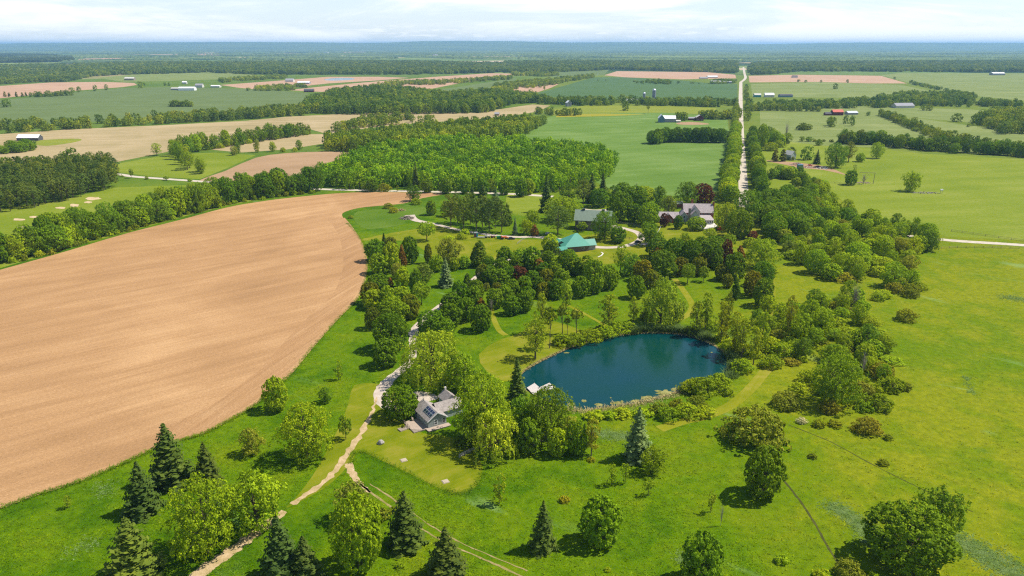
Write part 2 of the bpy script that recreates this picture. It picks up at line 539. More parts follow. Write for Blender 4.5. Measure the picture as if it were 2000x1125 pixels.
HEAD = field_mat('headland_soil', (0.255, 0.140, 0.060), (0.365, 0.203, 0.090), (0.50, 0.305, 0.148), RAD(72), (0.02, 0.35), 1.3, 1.0, 0.3)
def _hl():
    pl = smooth([G(*q)[:2] for q in [(672, 428), (694, 456), (704, 482), (710, 515), (706, 548), (692, 580), (652, 622), (608, 672), (564, 727), (534, 752), (494, 786), (445, 815), (398, 840), (352, 854)]], 6, False)
    strip_sheet('headland', [p + np.array([-5.5, 2.0]) for p in pl], 11.0, 0.04, HEAD, 'headland strip turned along the edge of the ploughed field')
_hl()
field('hay_field', [(985, 268), (1030, 245), (1085, 224), (1130, 219), (1300, 219), (1380, 226), (1421, 233), (1428, 300), (1424, 340), (1415, 372), (1340, 385), (1200, 372), (1150, 350), (1190, 320)], 0.03, HAY, 'bright green hay field beside the straight road', 0)
field('yellow_field', [(1060, 216), (1150, 206), (1290, 207), (1400, 211), (1390, 224), (1300, 220), (1130, 222), (1080, 226)], 0.06, MUST, 'yellow green strip of meadow behind the hay field', 0)
field('mustard_strip', [(1090, 223), (1180, 222), (1260, 224), (1180, 227), (1085, 229)], 0.10, field_mat('mustard_bloom', (0.22, 0.21, 0.015), (0.29, 0.25, 0.015), (0.38, 0.30, 0.02), 0.0), 'thin strip of yellow bloom in the meadow')
field('green_crop_field', [(1030, 188), (1160, 151), (1220, 151), (1330, 157), (1380, 162), (1440, 164), (1441, 198), (1330, 200), (1240, 197), (1140, 192), (1085, 190)], 0.06, CROPD, 'deep green crop field with silos in front')
field('tan_crop_field', [(1180, 147), (1205, 139), (1380, 141), (1436, 146), (1438, 153), (1330, 155), (1220, 151)], 0.1, PINK, 'pale tan field behind the green crop')
field('peach_field', [(965, 180), (1000, 170), (1035, 161), (1100, 160), (1075, 172), (1035, 185), (1000, 184)], 0.08, PINK, 'peach coloured ploughed field between hedges')
field('far_green_field', [(930, 176), (1000, 164), (1010, 152), (960, 160), (880, 172), (830, 180)], 0.06, CROP, 'narrow green field among hedges')
field('soy_field', [(-120, 200), (0, 195), (60, 190), (145, 180), (240, 172), (330, 170), (480, 174), (560, 178), (602, 182), (598, 205), (560, 212), (430, 222), (300, 232), (140, 240), (0, 244), (-120, 248)], 0.06, CROP, 'wide dusty green crop field at upper left')
field('brown_strip_field', [(-120, 176), (0, 168), (100, 161), (200, 160), (262, 162), (268, 166), (240, 170), (140, 178), (60, 186), (0, 192), (-120, 200)], 0.08, PINK, 'long thin brown field at the far left')
field('pink_field', [(430, 166), (540, 158), (640, 150), (740, 150), (800, 152), (740, 157), (640, 163), (560, 172), (520, 176), (470, 172)], 0.09, PINK, 'pale pink ploughed field by the far farm')
field('long_pink_field', [(560, 176), (700, 162), (850, 150), (960, 143), (1010, 144), (1000, 150), (900, 162), (820, 178), (740, 182), (640, 180)], 0.07, PINK, 'long pink field running up to the woods')
field('tan_field', [(-120, 275), (0, 262), (130, 253), (330, 244), (480, 236), (560, 228), (760, 218), (730, 226), (600, 240), (520, 258), (440, 272), (330, 296), (210, 320), (60, 324), (-120, 322)], 0.05, TAN, 'rolling tan stubble field on the left')
field('olive_patch', [(60, 280), (80, 274), (140, 271), (160, 273), (140, 279), (90, 285)], 0.09, MUST, 'small yellow green patch in the tan field', 3)
field('tan_strip_field', [(560, 240), (640, 225), (830, 218), (930, 220), (1040, 204), (1075, 206), (1050, 218), (960, 232), (820, 240), (720, 250), (640, 262)], 0.06, TAN, 'tan stubble strip between two woods')
field('tan_inner_field', [(410, 292), (470, 276), (560, 262), (632, 262), (634, 280), (560, 292), (470, 298)], 0.05, TAN, 'small tan field beside the dark wood')
field('brown_field', [(390, 352), (440, 334), (500, 308), (560, 299), (640, 296), (692, 297), (690, 303), (640, 318), (580, 345), (500, 358), (430, 358)], 0.05, SOIL2, 'brown ploughed field before the lime green wood', 2)
field('rough_green_field', [(215, 322), (330, 302), (420, 298), (500, 303), (440, 330), (390, 350), (300, 345), (225, 336)], 0.03, OLIVE, 'rough green pasture with scattered trees')
field('putting_field', [(-150, 430), (0, 407), (110, 392), (230, 366), (400, 360), (600, 372), (440, 402), (340, 428), (120, 488), (0, 524), (-150, 560)], 0.02, OLIVE, 'mown green field with sandy patches')
for k, (cx, cy, w, h) in enumerate([(183, 388, 30, 6), (172, 395, 15, 4), (145, 401, 20, 6), (118, 406, 22, 4), (68, 424, 22, 4), (36, 429, 24, 4.5), (45, 444, 26, 4)]):
    an = np.linspace(0, 2 * math.pi, 15)[:-1]
    rr = np.random.default_rng(k).uniform(0.75, 1.2, 14)
    poly = ground_poly([(cx + w / 2 * math.cos(t) * q, cy + h / 2 * math.sin(t) * q) for t, q in zip(an, rr)], 3)
    sheet('sand_patch', poly, 0.06, SAND, 'bare sandy patch in the mown green field')
field('east_pasture', [(1490, 372), (1488, 285), (1560, 275), (1800, 300), (2010, 312), (2300, 330), (2500, 520), (2010, 470), (1850, 462), (1760, 440), (1680, 420), (1640, 388), (1600, 350)], 0.02, OLIVE, 'wide sunlit pasture on the right')
field('mid_pasture', [(1486, 270), (1484, 218), (1700, 222), (1800, 232), (1900, 246), (2100, 262), (2300, 300), (1860, 296), (1700, 288), (1600, 284)], 0.04, PALE, 'pale green pasture below the red barn')
field('pale_field', [(1470, 190), (1466, 164), (1600, 160), (1760, 166), (1880, 190), (1890, 194), (1700, 192), (1560, 190)], 0.06, PALE, 'pale striped field right of the road')
field('pink_east_field', [(1464, 161), (1462, 148), (1560, 146), (1720, 148), (1772, 163), (1700, 163), (1600, 160)], 0.09, PINK, 'reddish bare field right of the road')
field('far_east_pasture', [(1720, 147), (1760, 142), (2000, 143), (2300, 150), (2300, 210), (2000, 196), (1880, 186), (1780, 163)], 0.05, PALE, 'flat pale pasture at far right')
field('meadow_east', [(1480, 217), (1478, 206), (1700, 208), (1900, 214), (2000, 224), (2300, 240), (2100, 246), (1900, 240), (1700, 222)], 0.03, PALE, 'green meadow by the grey roofed house')
field('far_left_tan', [(145, 117), (190, 112), (250, 114), (240, 119), (190, 120)], 0.2, PINK, 'tiny tan field at far left')
field('far_left_pale', [(240, 119), (330, 110), (370, 114), (350, 121), (290, 122)], 0.2, PALE, 'tiny pale field at far left')
field('far_mid_tan', [(640, 107), (660, 103), (740, 104), (730, 107)], 0.3, PINK, 'tiny tan field far off')
field('far_gold_field', [(370, 109), (400, 105), (432, 106), (420, 111)], 0.3, PINK, 'tiny golden field far off')
field('far_meadow', [(190, 152), (330, 138), (430, 138), (500, 146), (480, 154), (330, 158), (240, 160)], 0.1, PALE, 'green meadow below the long wood')
field('woods_meadow', [(1000, 142), (1100, 135), (1190, 136), (1180, 146), (1080, 150)], 0.1, CROP, 'green clearing by the far woods')
field('weed_bank', [(690, 425), (700, 412), (750, 408), (810, 400), (838, 412), (800, 425), (780, 440), (720, 448), (700, 440)], 0.04, WEED, 'bank of bluish weeds at the field corner', 2)
field('clipped_rows', [(985, 415), (990, 380), (1070, 378), (1062, 410), (1040, 425)], 0.04, OLIVE, 'rows of vines behind the pines')
field('barn_lawn', [(690, 470), (860, 440), (900, 450), (960, 462), (1090, 468), (1250, 440), (1285, 428), (1500, 440), (1520, 460), (1500, 475), (1400, 486), (1290, 500), (1150, 520), (960, 510), (850, 505), (800, 470)], 0.015, LAWN, 'mown lawn around the barns and the brick house', 2)

LAWN_P = field('cottage_lawn', [(692, 752), (740, 750), (775, 765), (800, 835), (860, 850), (905, 862), (938, 900), (942, 925), (930, 950), (905, 964), (880, 962), (850, 950), (800, 925), (750, 902), (712, 884), (695, 886), (688, 900),
                                (640, 950), (560, 992), (575, 975), (610, 930), (650, 860), (680, 790)], 0.02, LAWN, 'mown lawn curling round the cottage', 2, True)
POND_LAWN = field('pond_lawn', [(935, 692), (975, 664), (1005, 655), (1020, 648), (1050, 630), (1085, 628), (1135, 645), (1150, 660), (1110, 678), (1065, 698), (1030, 716), (1010, 738), (985, 745), (950, 725)], 0.018, LAWN, 'mown lawn beside the pond', 2, True)


def line_sheet(name, px, width, z, mat, label, jitter=0.0, n=6, excl=True):
    pl = smooth([G(*q)[:2] for q in px], n, closed=False)
    w = width
    if isinstance(width, (list, tuple)):
        w = list(np.interp(np.linspace(0, 1, len(pl)), np.linspace(0, 1, len(width)), width))
    poly = strip_sheet(name, pl, w, z, mat, label, jitter, len(name))
    if excl: EXCL.append(poly)
    return pl


line_sheet('mown_path', [(957, 600), (965, 625), (975, 645), (988, 655)], 2.4, 0.024, PATHG, 'mown path winding out of the orchard')
line_sheet('mown_path', [(1508, 712), (1492, 728), (1465, 760), (1425, 793), (1380, 812), (1330, 824), (1288, 838)], 3.8, 0.024, PATHG, 'mown path curving round the near side of the pond')
line_sheet('mown_path', [(1502, 520), (1508, 560), (1506, 600), (1498, 640)], 3.0, 0.024, PATHG, 'mown path along the thicket right of the orchard')
line_sheet('mown_path', [(1318, 545), (1340, 575), (1352, 600), (1330, 622), (1260, 632)], 3.0, 0.024, PATHG, 'mown path running down to the far pond bank')
line_sheet('mown_path', [(1100, 592), (1140, 612), (1190, 640)], 1.6, 0.024, PATHG, 'narrow mown path behind the pond')

# gravel roads
N_ROAD = line_sheet('gravel_road', [(1454, 405), (1452, 370), (1449.5, 320), (1447.5, 270), (1446.5, 220), (1446.5, 185), (1447, 160)], [7.5, 7.5, 7.5, 8, 9], 0.05, ROADM, 'straight pale gravel road running to the horizon', excl=False)
line_sheet('gravel_road', [(1447, 160.5), (1453, 156), (1456, 151), (1454, 143), (1452, 131)], 9, 0.12, ROADM, 'far end of the gravel road after its kink', excl=False)
line_sheet('side_road', [(0, 319), (40, 327), (150, 334), (228, 340), (262, 345), (330, 350), (400, 355), (465, 361), (640, 370), (870, 375), (1000, 379), (1080, 384)], 6.5, 0.06, ROADM, 'pale gravel side road behind the tree row', excl=False)
line_sheet('east_road', [(1700, 452), (1850, 469), (2000, 479), (2300, 502)], 6.0, 0.05, ROADM, 'pale gravel road at the right edge', excl=False)
line_sheet('driveway', [(1040, 462), (1080, 466), (1115, 473), (1160, 482), (1200, 483), (1235, 477), (1252, 466), (1246, 455), (1222, 447), (1195, 441)], [4.5, 6.5, 6, 4.5, 4.5, 4.5, 4.5, 4.5], 0.045, GRAVEL, 'gravel driveway looping past the two barns', excl=False)
line_sheet('driveway', [(800, 420), (812, 430), (850, 438), (900, 450), (960, 459), (1010, 463), (1045, 462)], [7, 5, 3.5, 3.5, 4, 4.5], 0.05, GRAVEL, 'gravel lane passing the pine grove', excl=False)
line_sheet('driveway', [(1190, 410), (1160, 411), (1140, 409)], 5, 0.05, GRAVEL, 'gravel drive behind the green roofed barn', excl=False)
line_sheet('driveway', [(1280, 422), (1300, 424), (1320, 420)], 6, 0.05, GRAVEL, 'gravel court behind the brick house', excl=False)
line_sheet('driveway', [(1088, 478), (1070, 492), (1020, 500), (960, 520), (925, 545), (890, 575), (850, 605), (812, 640), (806, 655)], [3.5, 2.6, 2.4, 2.4, 2.6, 3, 3.4, 3.6], 0.04, GRAVEL, 'gravel lane winding through the orchard')
line_sheet('driveway', [(812, 645), (806, 665), (808, 690), (800, 708), (785, 722), (765, 738), (752, 752), (744, 768), (748, 785), (766, 800)], [3.2, 3.0, 2.8, 3.0, 3.4, 3.9, 4.6, 5.0, 5.0, 4.0], 0.034, GRAVEL, 'gravel driveway bending in to the cottage', 0.25)
line_sheet('driveway', [(800, 776), (815, 772), (832, 776), (840, 783)], [4, 6, 7, 6], 0.03, GRAVEL, 'gravel parking court behind the cottage', 0.3)
line_sheet('dirt_track', [(735, 775), (728, 800), (710, 838), (688, 872), (664, 905), (640, 935), (605, 962), (570, 985)], [0.6, 0.8, 1.6, 2.1, 1.9, 1.7, 1.8, 1.6], 0.036, DIRT, 'worn dirt track crossing the cottage lawn', 0.5)
line_sheet('dirt_track', [(555, 998), (520, 1025), (480, 1055), (440, 1085), (395, 1115), (350, 1150)], [2.0, 2.8, 3.0, 3.4, 3.6, 3.6], 0.036, DIRT, 'worn dirt track under the bottom left trees', 0.5)
line_sheet('dirt_track', [(680, 905), (688, 925), (702, 944), (722, 962)], [2.2, 2.0, 1.4, 1.0], 0.034, DIRT, 'worn dirt spur at the fork of the track', 0.3)
RUTS = gravel_mat('worn_rut', (0.13, 0.135, 0.02), (0.25, 0.20, 0.07), (0.38, 0.29, 0.15))
line_sheet('wheel_rut', [(702, 944), (735, 970), (790, 1008), (835, 1040), (880, 1064), (930, 1086), (985, 1110), (1060, 1145)], [0.6, 0.7, 0.3, 0.55, 0.4, 0.6, 0.5], 0.034, RUTS, 'left wheel rut of the grassy track', 0.12)
line_sheet('wheel_rut', [(722, 945), (755, 966), (800, 998), (850, 1032), (900, 1060), (950, 1082), (1030, 1115)], [0.3, 0.6, 0.3, 0.45, 0.3, 0.3], 0.034, RUTS, 'right wheel rut of the grassy track', 0.12)
TRACKZ = ribbon(smooth([G(*q)[:2] for q in [(700, 935), (740, 962), (795, 1003), (842, 1036), (890, 1062), (940, 1084), (1050, 1130)]], 5, False), 3.2)
EXCL.append(TRACKZ)
RUTM = gravel_mat('trampled_grass', (0.035, 0.04, 0.010), (0.06, 0.065, 0.014), (0.10, 0.10, 0.025))
line_sheet('foot_track', [(1528, 935), (1560, 975), (1590, 1020), (1615, 1065), (1640, 1105), (1660, 1145)], 0.55, 0.03, RUTM, 'narrow trodden track across the right meadow', 0.1)
line_sheet('foot_track', [(1540, 830), (1620, 862), (1700, 905), (1790, 950), (1900, 1000)], 0.3, 0.03, RUTM, 'faint trodden line across the right meadow', 0.08)

# ------------------------------------------------------------------ materials of things
def plain(name, c, rough=0.7, spec=0.3, var=0.18, scale=1.5, metal=0.0, bump=0.0):
    m, nt = new_mat(name)
    p = nt.n('ShaderNodeTexCoord').outputs['Object']
    n1 = nt.noise(p, scale, 4, 0.65)
    lo, hi = tuple(x * (1 - var) for x in c), tuple(min(1, x * (1 + var)) for x in c)
    col = nt.ramp(n1, [(0.3, lo), (0.7, hi)])
    nrm = nt.bump(nt.noise(p, scale * 6, 3, 0.7), bump, 0.05) if bump else None
    nt.out(nt.bsdf(col, rough, spec, nrm, metal))
    return m


def course_mat(name, c1, c2, scale, axis_rot=(0, 0, 0), mortar=0.02):
    """shingles or bricks in courses"""
    m, nt = new_mat(name)
    p = nt.n('ShaderNodeTexCoord').outputs['Object']
    s = nt.n('ShaderNodeSeparateXYZ', None, Vector=p)
    v = nt.n('ShaderNodeCombineXYZ', None, X=nt.math('ADD', s.outputs[0], s.outputs[1]), Y=nt.math('ADD', s.outputs[2], 0.0), Z=0.0).outputs[0]
    br = nt.n('ShaderNodeTexBrick', None, Vector=v, Scale=scale, Color1=(*c1, 1), Color2=(*c2, 1), Mortar=(*[x * 0.55 for x in c1], 1), **{'Mortar_Size': mortar})
    col = nt.mix(1.0, br.outputs['Color'], nt.ramp(nt.noise(p, 1.2, 4, 0.7), [(0.3, (0.75, 0.75, 0.75)), (0.7, (1.2, 1.2, 1.2))]), 'MULTIPLY')
    nt.out(nt.bsdf(col, 0.9, 0.15, nt.bump(br.outputs['Fac'], -0.5, 0.03)))
    return m


SHINGLE = course_mat('weathered_shingle', (0.30, 0.255, 0.225), (0.40, 0.35, 0.31), 1.6)
HSHINGLE = course_mat('cedar_shingle', (0.40, 0.335, 0.32), (0.50, 0.43, 0.41), 1.0)
BRICK = course_mat('red_brick', (0.26, 0.09, 0.06), (0.34, 0.13, 0.085), 2.5)
STONE = course_mat('grey_stone', (0.22, 0.19, 0.16), (0.32, 0.28, 0.25), 1.6)
SIDING = plain('grey_siding', (0.33, 0.36, 0.34), 0.8, 0.2, 0.08)
SIDEGREEN = plain('grey_green_boards', (0.36, 0.40, 0.36), 0.8, 0.2, 0.08)
TRIM = plain('white_trim', (0.78, 0.77, 0.74), 0.5, 0.4, 0.05)
GLASS, nt = new_mat('window_glass')
nt.out(nt.bsdf((0.015, 0.02, 0.025), 0.06, 0.6))
PANEL, nt = new_mat('solar_cells')
p = nt.n('ShaderNodeTexCoord').outputs['Object']
oi = nt.n('ShaderNodeObjectInfo').outputs['Random']
nt.out(nt.bsdf(nt.ramp(oi, [(0.3, (0.015, 0.03, 0.045)), (0.8, (0.03, 0.025, 0.10))]), 0.15, 0.6))
ALU = plain('pale_metal_frame', (0.6, 0.62, 0.63), 0.35, 0.5, 0.05, 2.0, 0.6)
DECKW = plain('deck_boards', (0.40, 0.31, 0.24), 0.8, 0.2, 0.2, 2.5)
PALEW = plain('pale_dock_boards', (0.52, 0.46, 0.41), 0.8, 0.2, 0.14, 2.0)
OLDW = plain('weathered_wood', (0.26, 0.21, 0.16), 0.9, 0.15, 0.25, 2.0)
BARNW = plain('barn_boards', (0.17, 0.13, 0.11), 0.9, 0.15, 0.25, 1.0)
GREYW = plain('silvered_boards', (0.38, 0.34, 0.31), 0.9, 0.15, 0.25, 1.2)
GREENROOF = plain('sage_green_metal', (0.23, 0.285, 0.205), 0.5, 0.4, 0.06, 0.4)
TEALROOF = plain('teal_green_metal', (0.07, 0.27, 0.19), 0.5, 0.3, 0.06, 0.4)
WHITEM = plain('white_metal', (0.78, 0.78, 0.78), 0.5, 0.4, 0.05)
CREAM = plain('cream_siding', (0.55, 0.52, 0.45), 0.8, 0.2, 0.06)
GREYROOF = plain('grey_roof', (0.30, 0.29, 0.30), 0.8, 0.2, 0.1)
DARKROOF = plain('dark_roof', (0.09, 0.085, 0.09), 0.8, 0.2, 0.1)
REDROOF = plain('red_metal_roof', (0.50, 0.075, 0.035), 0.6, 0.3, 0.1)
MAROON = plain('maroon_siding', (0.13, 0.03, 0.03), 0.8, 0.2, 0.1)
CONC = plain('pale_concrete', (0.58, 0.53, 0.46), 0.9, 0.15, 0.12, 3.0, 0.0, 0.3)
ROCK = plain('boulder_stone', (0.36, 0.32, 0.28), 0.9, 0.2, 0.3, 2.0, 0.0, 0.6)
TURQ = plain('turquoise_plastic', (0.02, 0.26, 0.27), 0.45, 0.4, 0.05)
DRKRED = plain('dark_red_paint', (0.16, 0.03, 0.05), 0.5, 0.4, 0.1)
ORANGE = plain('orange_paint', (0.75, 0.17, 0.05), 0.45, 0.4, 0.1)
GREENP = plain('green_paint', (0.02, 0.20, 0.06), 0.45, 0.4, 0.1)
BLACK = plain('black_rubber', (0.02, 0.02, 0.022), 0.8, 0.3, 0.1)
CARP = plain('dark_grey_paint', (0.05, 0.055, 0.07), 0.3, 0.5, 0.05)
BLUEP = plain('blue_grey_paint', (0.10, 0.19, 0.26), 0.5, 0.4, 0.08)
SILVER = plain('silver_metal', (0.55, 0.56, 0.58), 0.35, 0.5, 0.08, 1.0, 0.5)
SILO = plain('silo_concrete', (0.22, 0.24, 0.27), 0.8, 0.2, 0.12)
PINKP = plain('pink_blossom', (0.55, 0.16, 0.22), 0.8, 0.2, 0.2)
DEBRIS = plain('rubble', (0.45, 0.33, 0.28), 0.9, 0.2, 0.4, 0.8)


# ------------------------------------------------------------------ foliage prototypes
LEAF, nt = new_mat('leaves')
oi = nt.n('ShaderNodeObjectInfo')
geo = nt.n('ShaderNodeNewGeometry')
rnd = geo.outputs['Random Per Island']
posn = nt.noise(geo.outputs['Position'], 0.11, 2, 0.5)
col = nt.mix(1.0, oi.outputs['Color'], nt.ramp(rnd, [(0.0, (0.72, 0.76, 0.78)), (0.5, (1.0, 1.0, 1.0)), (1.0, (1.35, 1.25, 1.1))]), 'MULTIPLY')
col = nt.mix(1.0, col, nt.ramp(posn, [(0.32, (0.82, 0.86, 0.9)), (0.68, (1.2, 1.14, 1.0))]), 'MULTIPLY')
col = nt.mix(1.0, col, nt.ramp(oi.outputs['Random'], [(0.0, (0.86, 0.9, 0.95)), (0.5, (1, 1, 1)), (1.0, (1.2, 1.1, 0.95))]), 'MULTIPLY')
big_ = nt.noise(geo.outputs['Position'], 0.008, 3, 0.6)
col = nt.mix(1.0, col, nt.ramp(big_, [(0.35, (0.74, 0.80, 0.9)), (0.65, (1.28, 1.2, 1.05))]), 'MULTIPLY')
tint = nt.n('ShaderNodeAttribute', {'attribute_type': 'INSTANCER', 'attribute_name': 'tint'}).outputs['Fac']
col = nt.mix(1.0, col, nt.ramp(nt.math('ADD', nt.math('MULTIPLY', tint, 0.5), 0.5), [(0.0, (0.55, 0.66, 0.8)), (0.5, (1, 1, 1)), (1.0, (1.6, 1.3, 1.0))]), 'MULTIPLY')
col = nt.mix(1.0, col, (1.95, 1.64, 1.0, 1), 'MULTIPLY')
la = nt.bsdf(col, 0.7, 0.05)
lb = nt.n('ShaderNodeBsdfTranslucent', None, Color=nt.mix(1.0, col, (1.15, 1.15, 0.5, 1), 'MULTIPLY')).outputs[0]
nt.out(nt.n('ShaderNodeMixShader', None, Fac=0.28, i1=la, i2=lb).outputs[0])
BARK = plain('bark', (0.13, 0.10, 0.075), 0.95, 0.1, 0.3, 3.0)
PALEBARK = plain('pale_bark', (0.34, 0.29, 0.24), 0.95, 0.1, 0.3, 3.0)


def unit(v):
    return v / np.maximum(np.linalg.norm(v, axis=-1, keepdims=True), 1e-9)


def leaf_quads(pos, nrm, size, rng, aspect=1.0, along=None):
    """one bent four cornered leaf spray at each position"""
    n = len(pos)
    ref = rng.normal(size=(n, 3)) if along is None else along
    t = unit(np.cross(nrm, ref))
    b = np.cross(nrm, t)
    s = size[:, None]
    fold = nrm * s * rng.uniform(-0.25, 0.25, (n, 1))
    v = np.empty((n, 4, 3))
    v[:, 0] = pos - b * s * aspect
    v[:, 1] = pos + t * s * 0.75 + fold
    v[:, 2] = pos + b * s * aspect
    v[:, 3] = pos - t * s * 0.75 + fold
    return v.reshape(-1, 3)


def clump_leaves(cent, outd, cr, nleaf, lsize, rng, flat=1.0, jit=0.75):
    n = len(cent)
    d = unit(np.repeat(outd, nleaf, 0) * 0.85 + rng.normal(size=(n * nleaf, 3)))
    r = np.repeat(np.broadcast_to(cr, (n,)), nleaf)[:, None] * rng.uniform(0.75, 1.05, (n * nleaf, 1))
    pos = np.repeat(cent, nleaf, 0) + d * r * np.array([1, 1, flat])
    nrm = unit(d + rng.normal(size=d.shape) * jit * 0.38)
    return leaf_quads(pos, nrm, lsize * rng.uniform(0.7, 1.3, len(pos)), rng)


def profile(kind, t):
    if kind == 'oval':
        return np.sqrt(np.clip(1 - np.abs((t - 0.42) / np.where(t > 0.42, 0.585, 0.47)) ** 2.4, 0, 1))
    if kind == 'cone':
        return np.clip(1.0 - t, 0, 1) ** 0.72 * np.clip(t * 7, 0, 1) ** 0.5
    if kind == 'dome':
        return np.sqrt(np.clip(1 - np.clip(t, 0, 1) ** 2.2, 0, 1)) * (0.85 + 0.15 * np.clip(t * 5, 0, 1))
    if kind == 'column':
        return np.sqrt(np.clip(1 - np.abs((t - 0.45) / 0.56) ** 2.0, 0, 1))
    return np.ones_like(t)


def crown(kind, h, w, zb, nclump, cr, nleaf, lsize, seed, rough=0.25, fill=0.25, flat=1.0, jit=0.75, drop=None):
    rng = np.random.default_rng(seed)
    t = np.linspace(0, 1, 400)
    wgt = profile(kind, t) + 0.05
    tt = rng.choice(t, nclump, p=wgt / wgt.sum()) + rng.uniform(-0.01, 0.01, nclump)
    an = rng.uniform(0, 2 * math.pi, nclump)
    # lobes so that outline is uneven
    lob = 1 + rough * (0.6 * np.sin(an * 2 + rng.uniform(0, 6)) * np.sin(tt * 7 + rng.uniform(0, 6)) + 0.5 * np.sin(an * 3 + tt * 9 + rng.uniform(0, 6)) + rng.normal(size=nclump) * 0.35)
    rad = profile(kind, tt) * (w / 2 - cr * 0.7) * lob
    inner = rng.uniform(size=nclump) < fill
    rad = np.where(inner, rad * rng.uniform(0.2, 0.75, nclump), rad)
    z = zb * h + tt * (h - zb * h - cr * 0.6)
    c = np.column_stack([rad * np.cos(an), rad * np.sin(an), z])
    o = unit(np.column_stack([np.cos(an), np.sin(an), (tt - 0.35) * 1.6 + 0.25]))
    crs = cr * rng.uniform(0.7, 1.3, nclump)
    v = clump_leaves(c, o, crs, nleaf, lsize, rng, flat, jit)
    q = np.percentile(np.hypot(v[:, 0], v[:, 1]), 91)
    k = (w / 2) / q
    v[:, :2] *= k; c[:, :2] *= k
    top = np.percentile(v[:, 2], 99.3)
    kz = h / top
    v[:, 2] *= kz; c[:, 2] *= kz
    if drop:                                        # hanging strands
        k = drop[0]
        sel = rng.integers(0, nclump, k)
        m = 9
        st = np.repeat(c[sel] + o[sel] * cr * 0.9, m, 0)
        ln = rng.uniform(0.4, 1.0, k) * drop[1]
        st[:, 2] -= (np.tile(np.linspace(0, 1, m), k) * np.repeat(ln, m))
        st += rng.normal(size=st.shape) * 0.12
        st[:, 2] = np.maximum(st[:, 2], 0.2)
        nr = unit(np.repeat(o[sel], m, 0) * [1, 1, 0.1] + rng.normal(size=st.shape) * 0.45)
        v = np.concatenate([v, leaf_quads(st, nr, np.full(len(st), lsize * 0.8), rng, 1.3, np.tile([1.0, 0.2, 0], (len(st), 1)))])
    return v, c


def spruce(h, w, seed, tiers=30, nb=11, pads=6, size=0.62, zb=0.5):
    rng = np.random.default_rng(seed)
    P, Nn, S = [], [], []
    for k in range(tiers):
        f = k / (tiers - 1)
        z = zb + (h - zb - 0.3) * f ** 0.93
        R = (w / 2) * (1.02 - f) ** 0.70
        n = max(4, int(nb * (1 - f) ** 0.5 + 3))
        a0 = rng.uniform(0, 6.28)
        for i in range(n):
            a = a0 + 6.283 * i / n + rng.normal() * 0.16
            L = R * rng.uniform(0.58, 1.2)
            dv = np.array([math.cos(a), math.sin(a), 0])
            sv = np.array([-dv[1], dv[0], 0])
            q = max(3, int(pads * (0.35 + 0.65 * L / (w / 2))))
            for s in np.linspace(0.28, 1.0, q):
                droop = -0.30 * L * s ** 1.2 + 0.16 * L * s ** 3
                for side in ((-1, 1) if s < 0.96 else (0,)):
                    spread = side * L * 0.22 * (1.15 - s) * rng.uniform(0.6, 1.2)
                    P.append(dv * L * s + sv * spread + np.array([0, 0, z + droop + rng.normal() * 0.08]))
                    Nn.append(dv * 0.55 + sv * side * 0.35 + np.array([0, 0, 0.85]) + rng.normal(size=3) * 0.28)
                    S.append(size * (0.6 + 0.55 * (1 - f)) * rng.uniform(0.75, 1.25))
    P, Nn, S = np.array(P), unit(np.array(Nn)), np.array(S)
    al = np.cross(Nn, unit(P * [1, 1, 0] + [1e-6, 0, 0]))
    v = leaf_quads(P, Nn, S, rng, 1.45, al)
    tip = np.array([[0, 0, h - 0.5 + 0.25 * i] for i in range(3)], float)
    v = np.concatenate([v, leaf_quads(np.repeat(tip, 3, 0), unit(rng.normal(size=(9, 3)) * [1, 1, 0.2]), np.full(9, 0.3), rng, 1.5)])
    return v


def trunk_mb(h, r, cents=None, nlimb=0, seed=0, lean=0.0, top=0.8):
    rng = np.random.default_rng(seed)
    mb = MB()
    pts = [np.array([lean * (k / 4) ** 1.5 + rng.normal() * 0.05 * h * 0.1, rng.normal() * 0.05 * h * 0.1, h * top * k / 4]) for k in range(5)]
    pts[0] = np.array([0, 0, -0.15])
    for k in range(4):
        mb.beam(pts[k], pts[k + 1], r * (1.25 if k == 0 else 1) * (1 - 0.2 * k), r * (1 - 0.2 * (k + 1)), 7)
    if cents is not None and nlimb:
        sel = rng.choice(len(cents), min(nlimb, len(cents)), replace=False)
        for i in sel:
            c = cents[i]
            z0 = np.clip(c[2] * rng.uniform(0.35, 0.65), h * 0.08, h * top)
            b = np.array([lean * (z0 / (h * top)) ** 1.5, 0, z0])
            m = b * 0.45 + c * 0.55 + np.array([0, 0, 0.06 * h])
            mb.beam(b, m, r * 0.38, r * 0.22, 5).beam(m, c, r * 0.22, r * 0.07, 4)
    return mb


def quad_faces(n):
    return np.arange(n).reshape(-1, 4)


PROTO = {}


def proto(kind, h, w, v, trunk, bark=BARK):
    crown_me = mesh_np(kind + '_crown', v, quad_faces(len(v)), LEAF) if v is not None else None
    trunk_me = mesh_np(kind + '_trunk', trunk.v, trunk.f, bark)
    PROTO.setdefault(kind, []).append((h, w, crown_me, trunk_me))


def kinds(name, n, prof, h, w, zb, nc, cr, nl, ls, seed, rough, fill, flat=1.0, jit=0.75, tr=0.2, limbs=14, top=0.8, drop=None):
    """each sort of tree in a few shapes, and again with finer foliage for large specimens"""
    for big in (0, 1):
        k = 0.62 if big else 1.0
        for q in range(n if not big else min(n, 2)):
            d = (int(drop[0] * (2.2 if big else 1)), drop[1]) if drop else None
            v, c = crown(prof, h, w, zb, int(nc / k ** 1.9), cr * k ** 0.8, nl, ls * k, seed + q + big * 300, rough, fill, flat, jit, d)
            proto(name + ('_big' if big else ''), h, w, v, trunk_mb(h, tr, c, limbs, q, top=top))


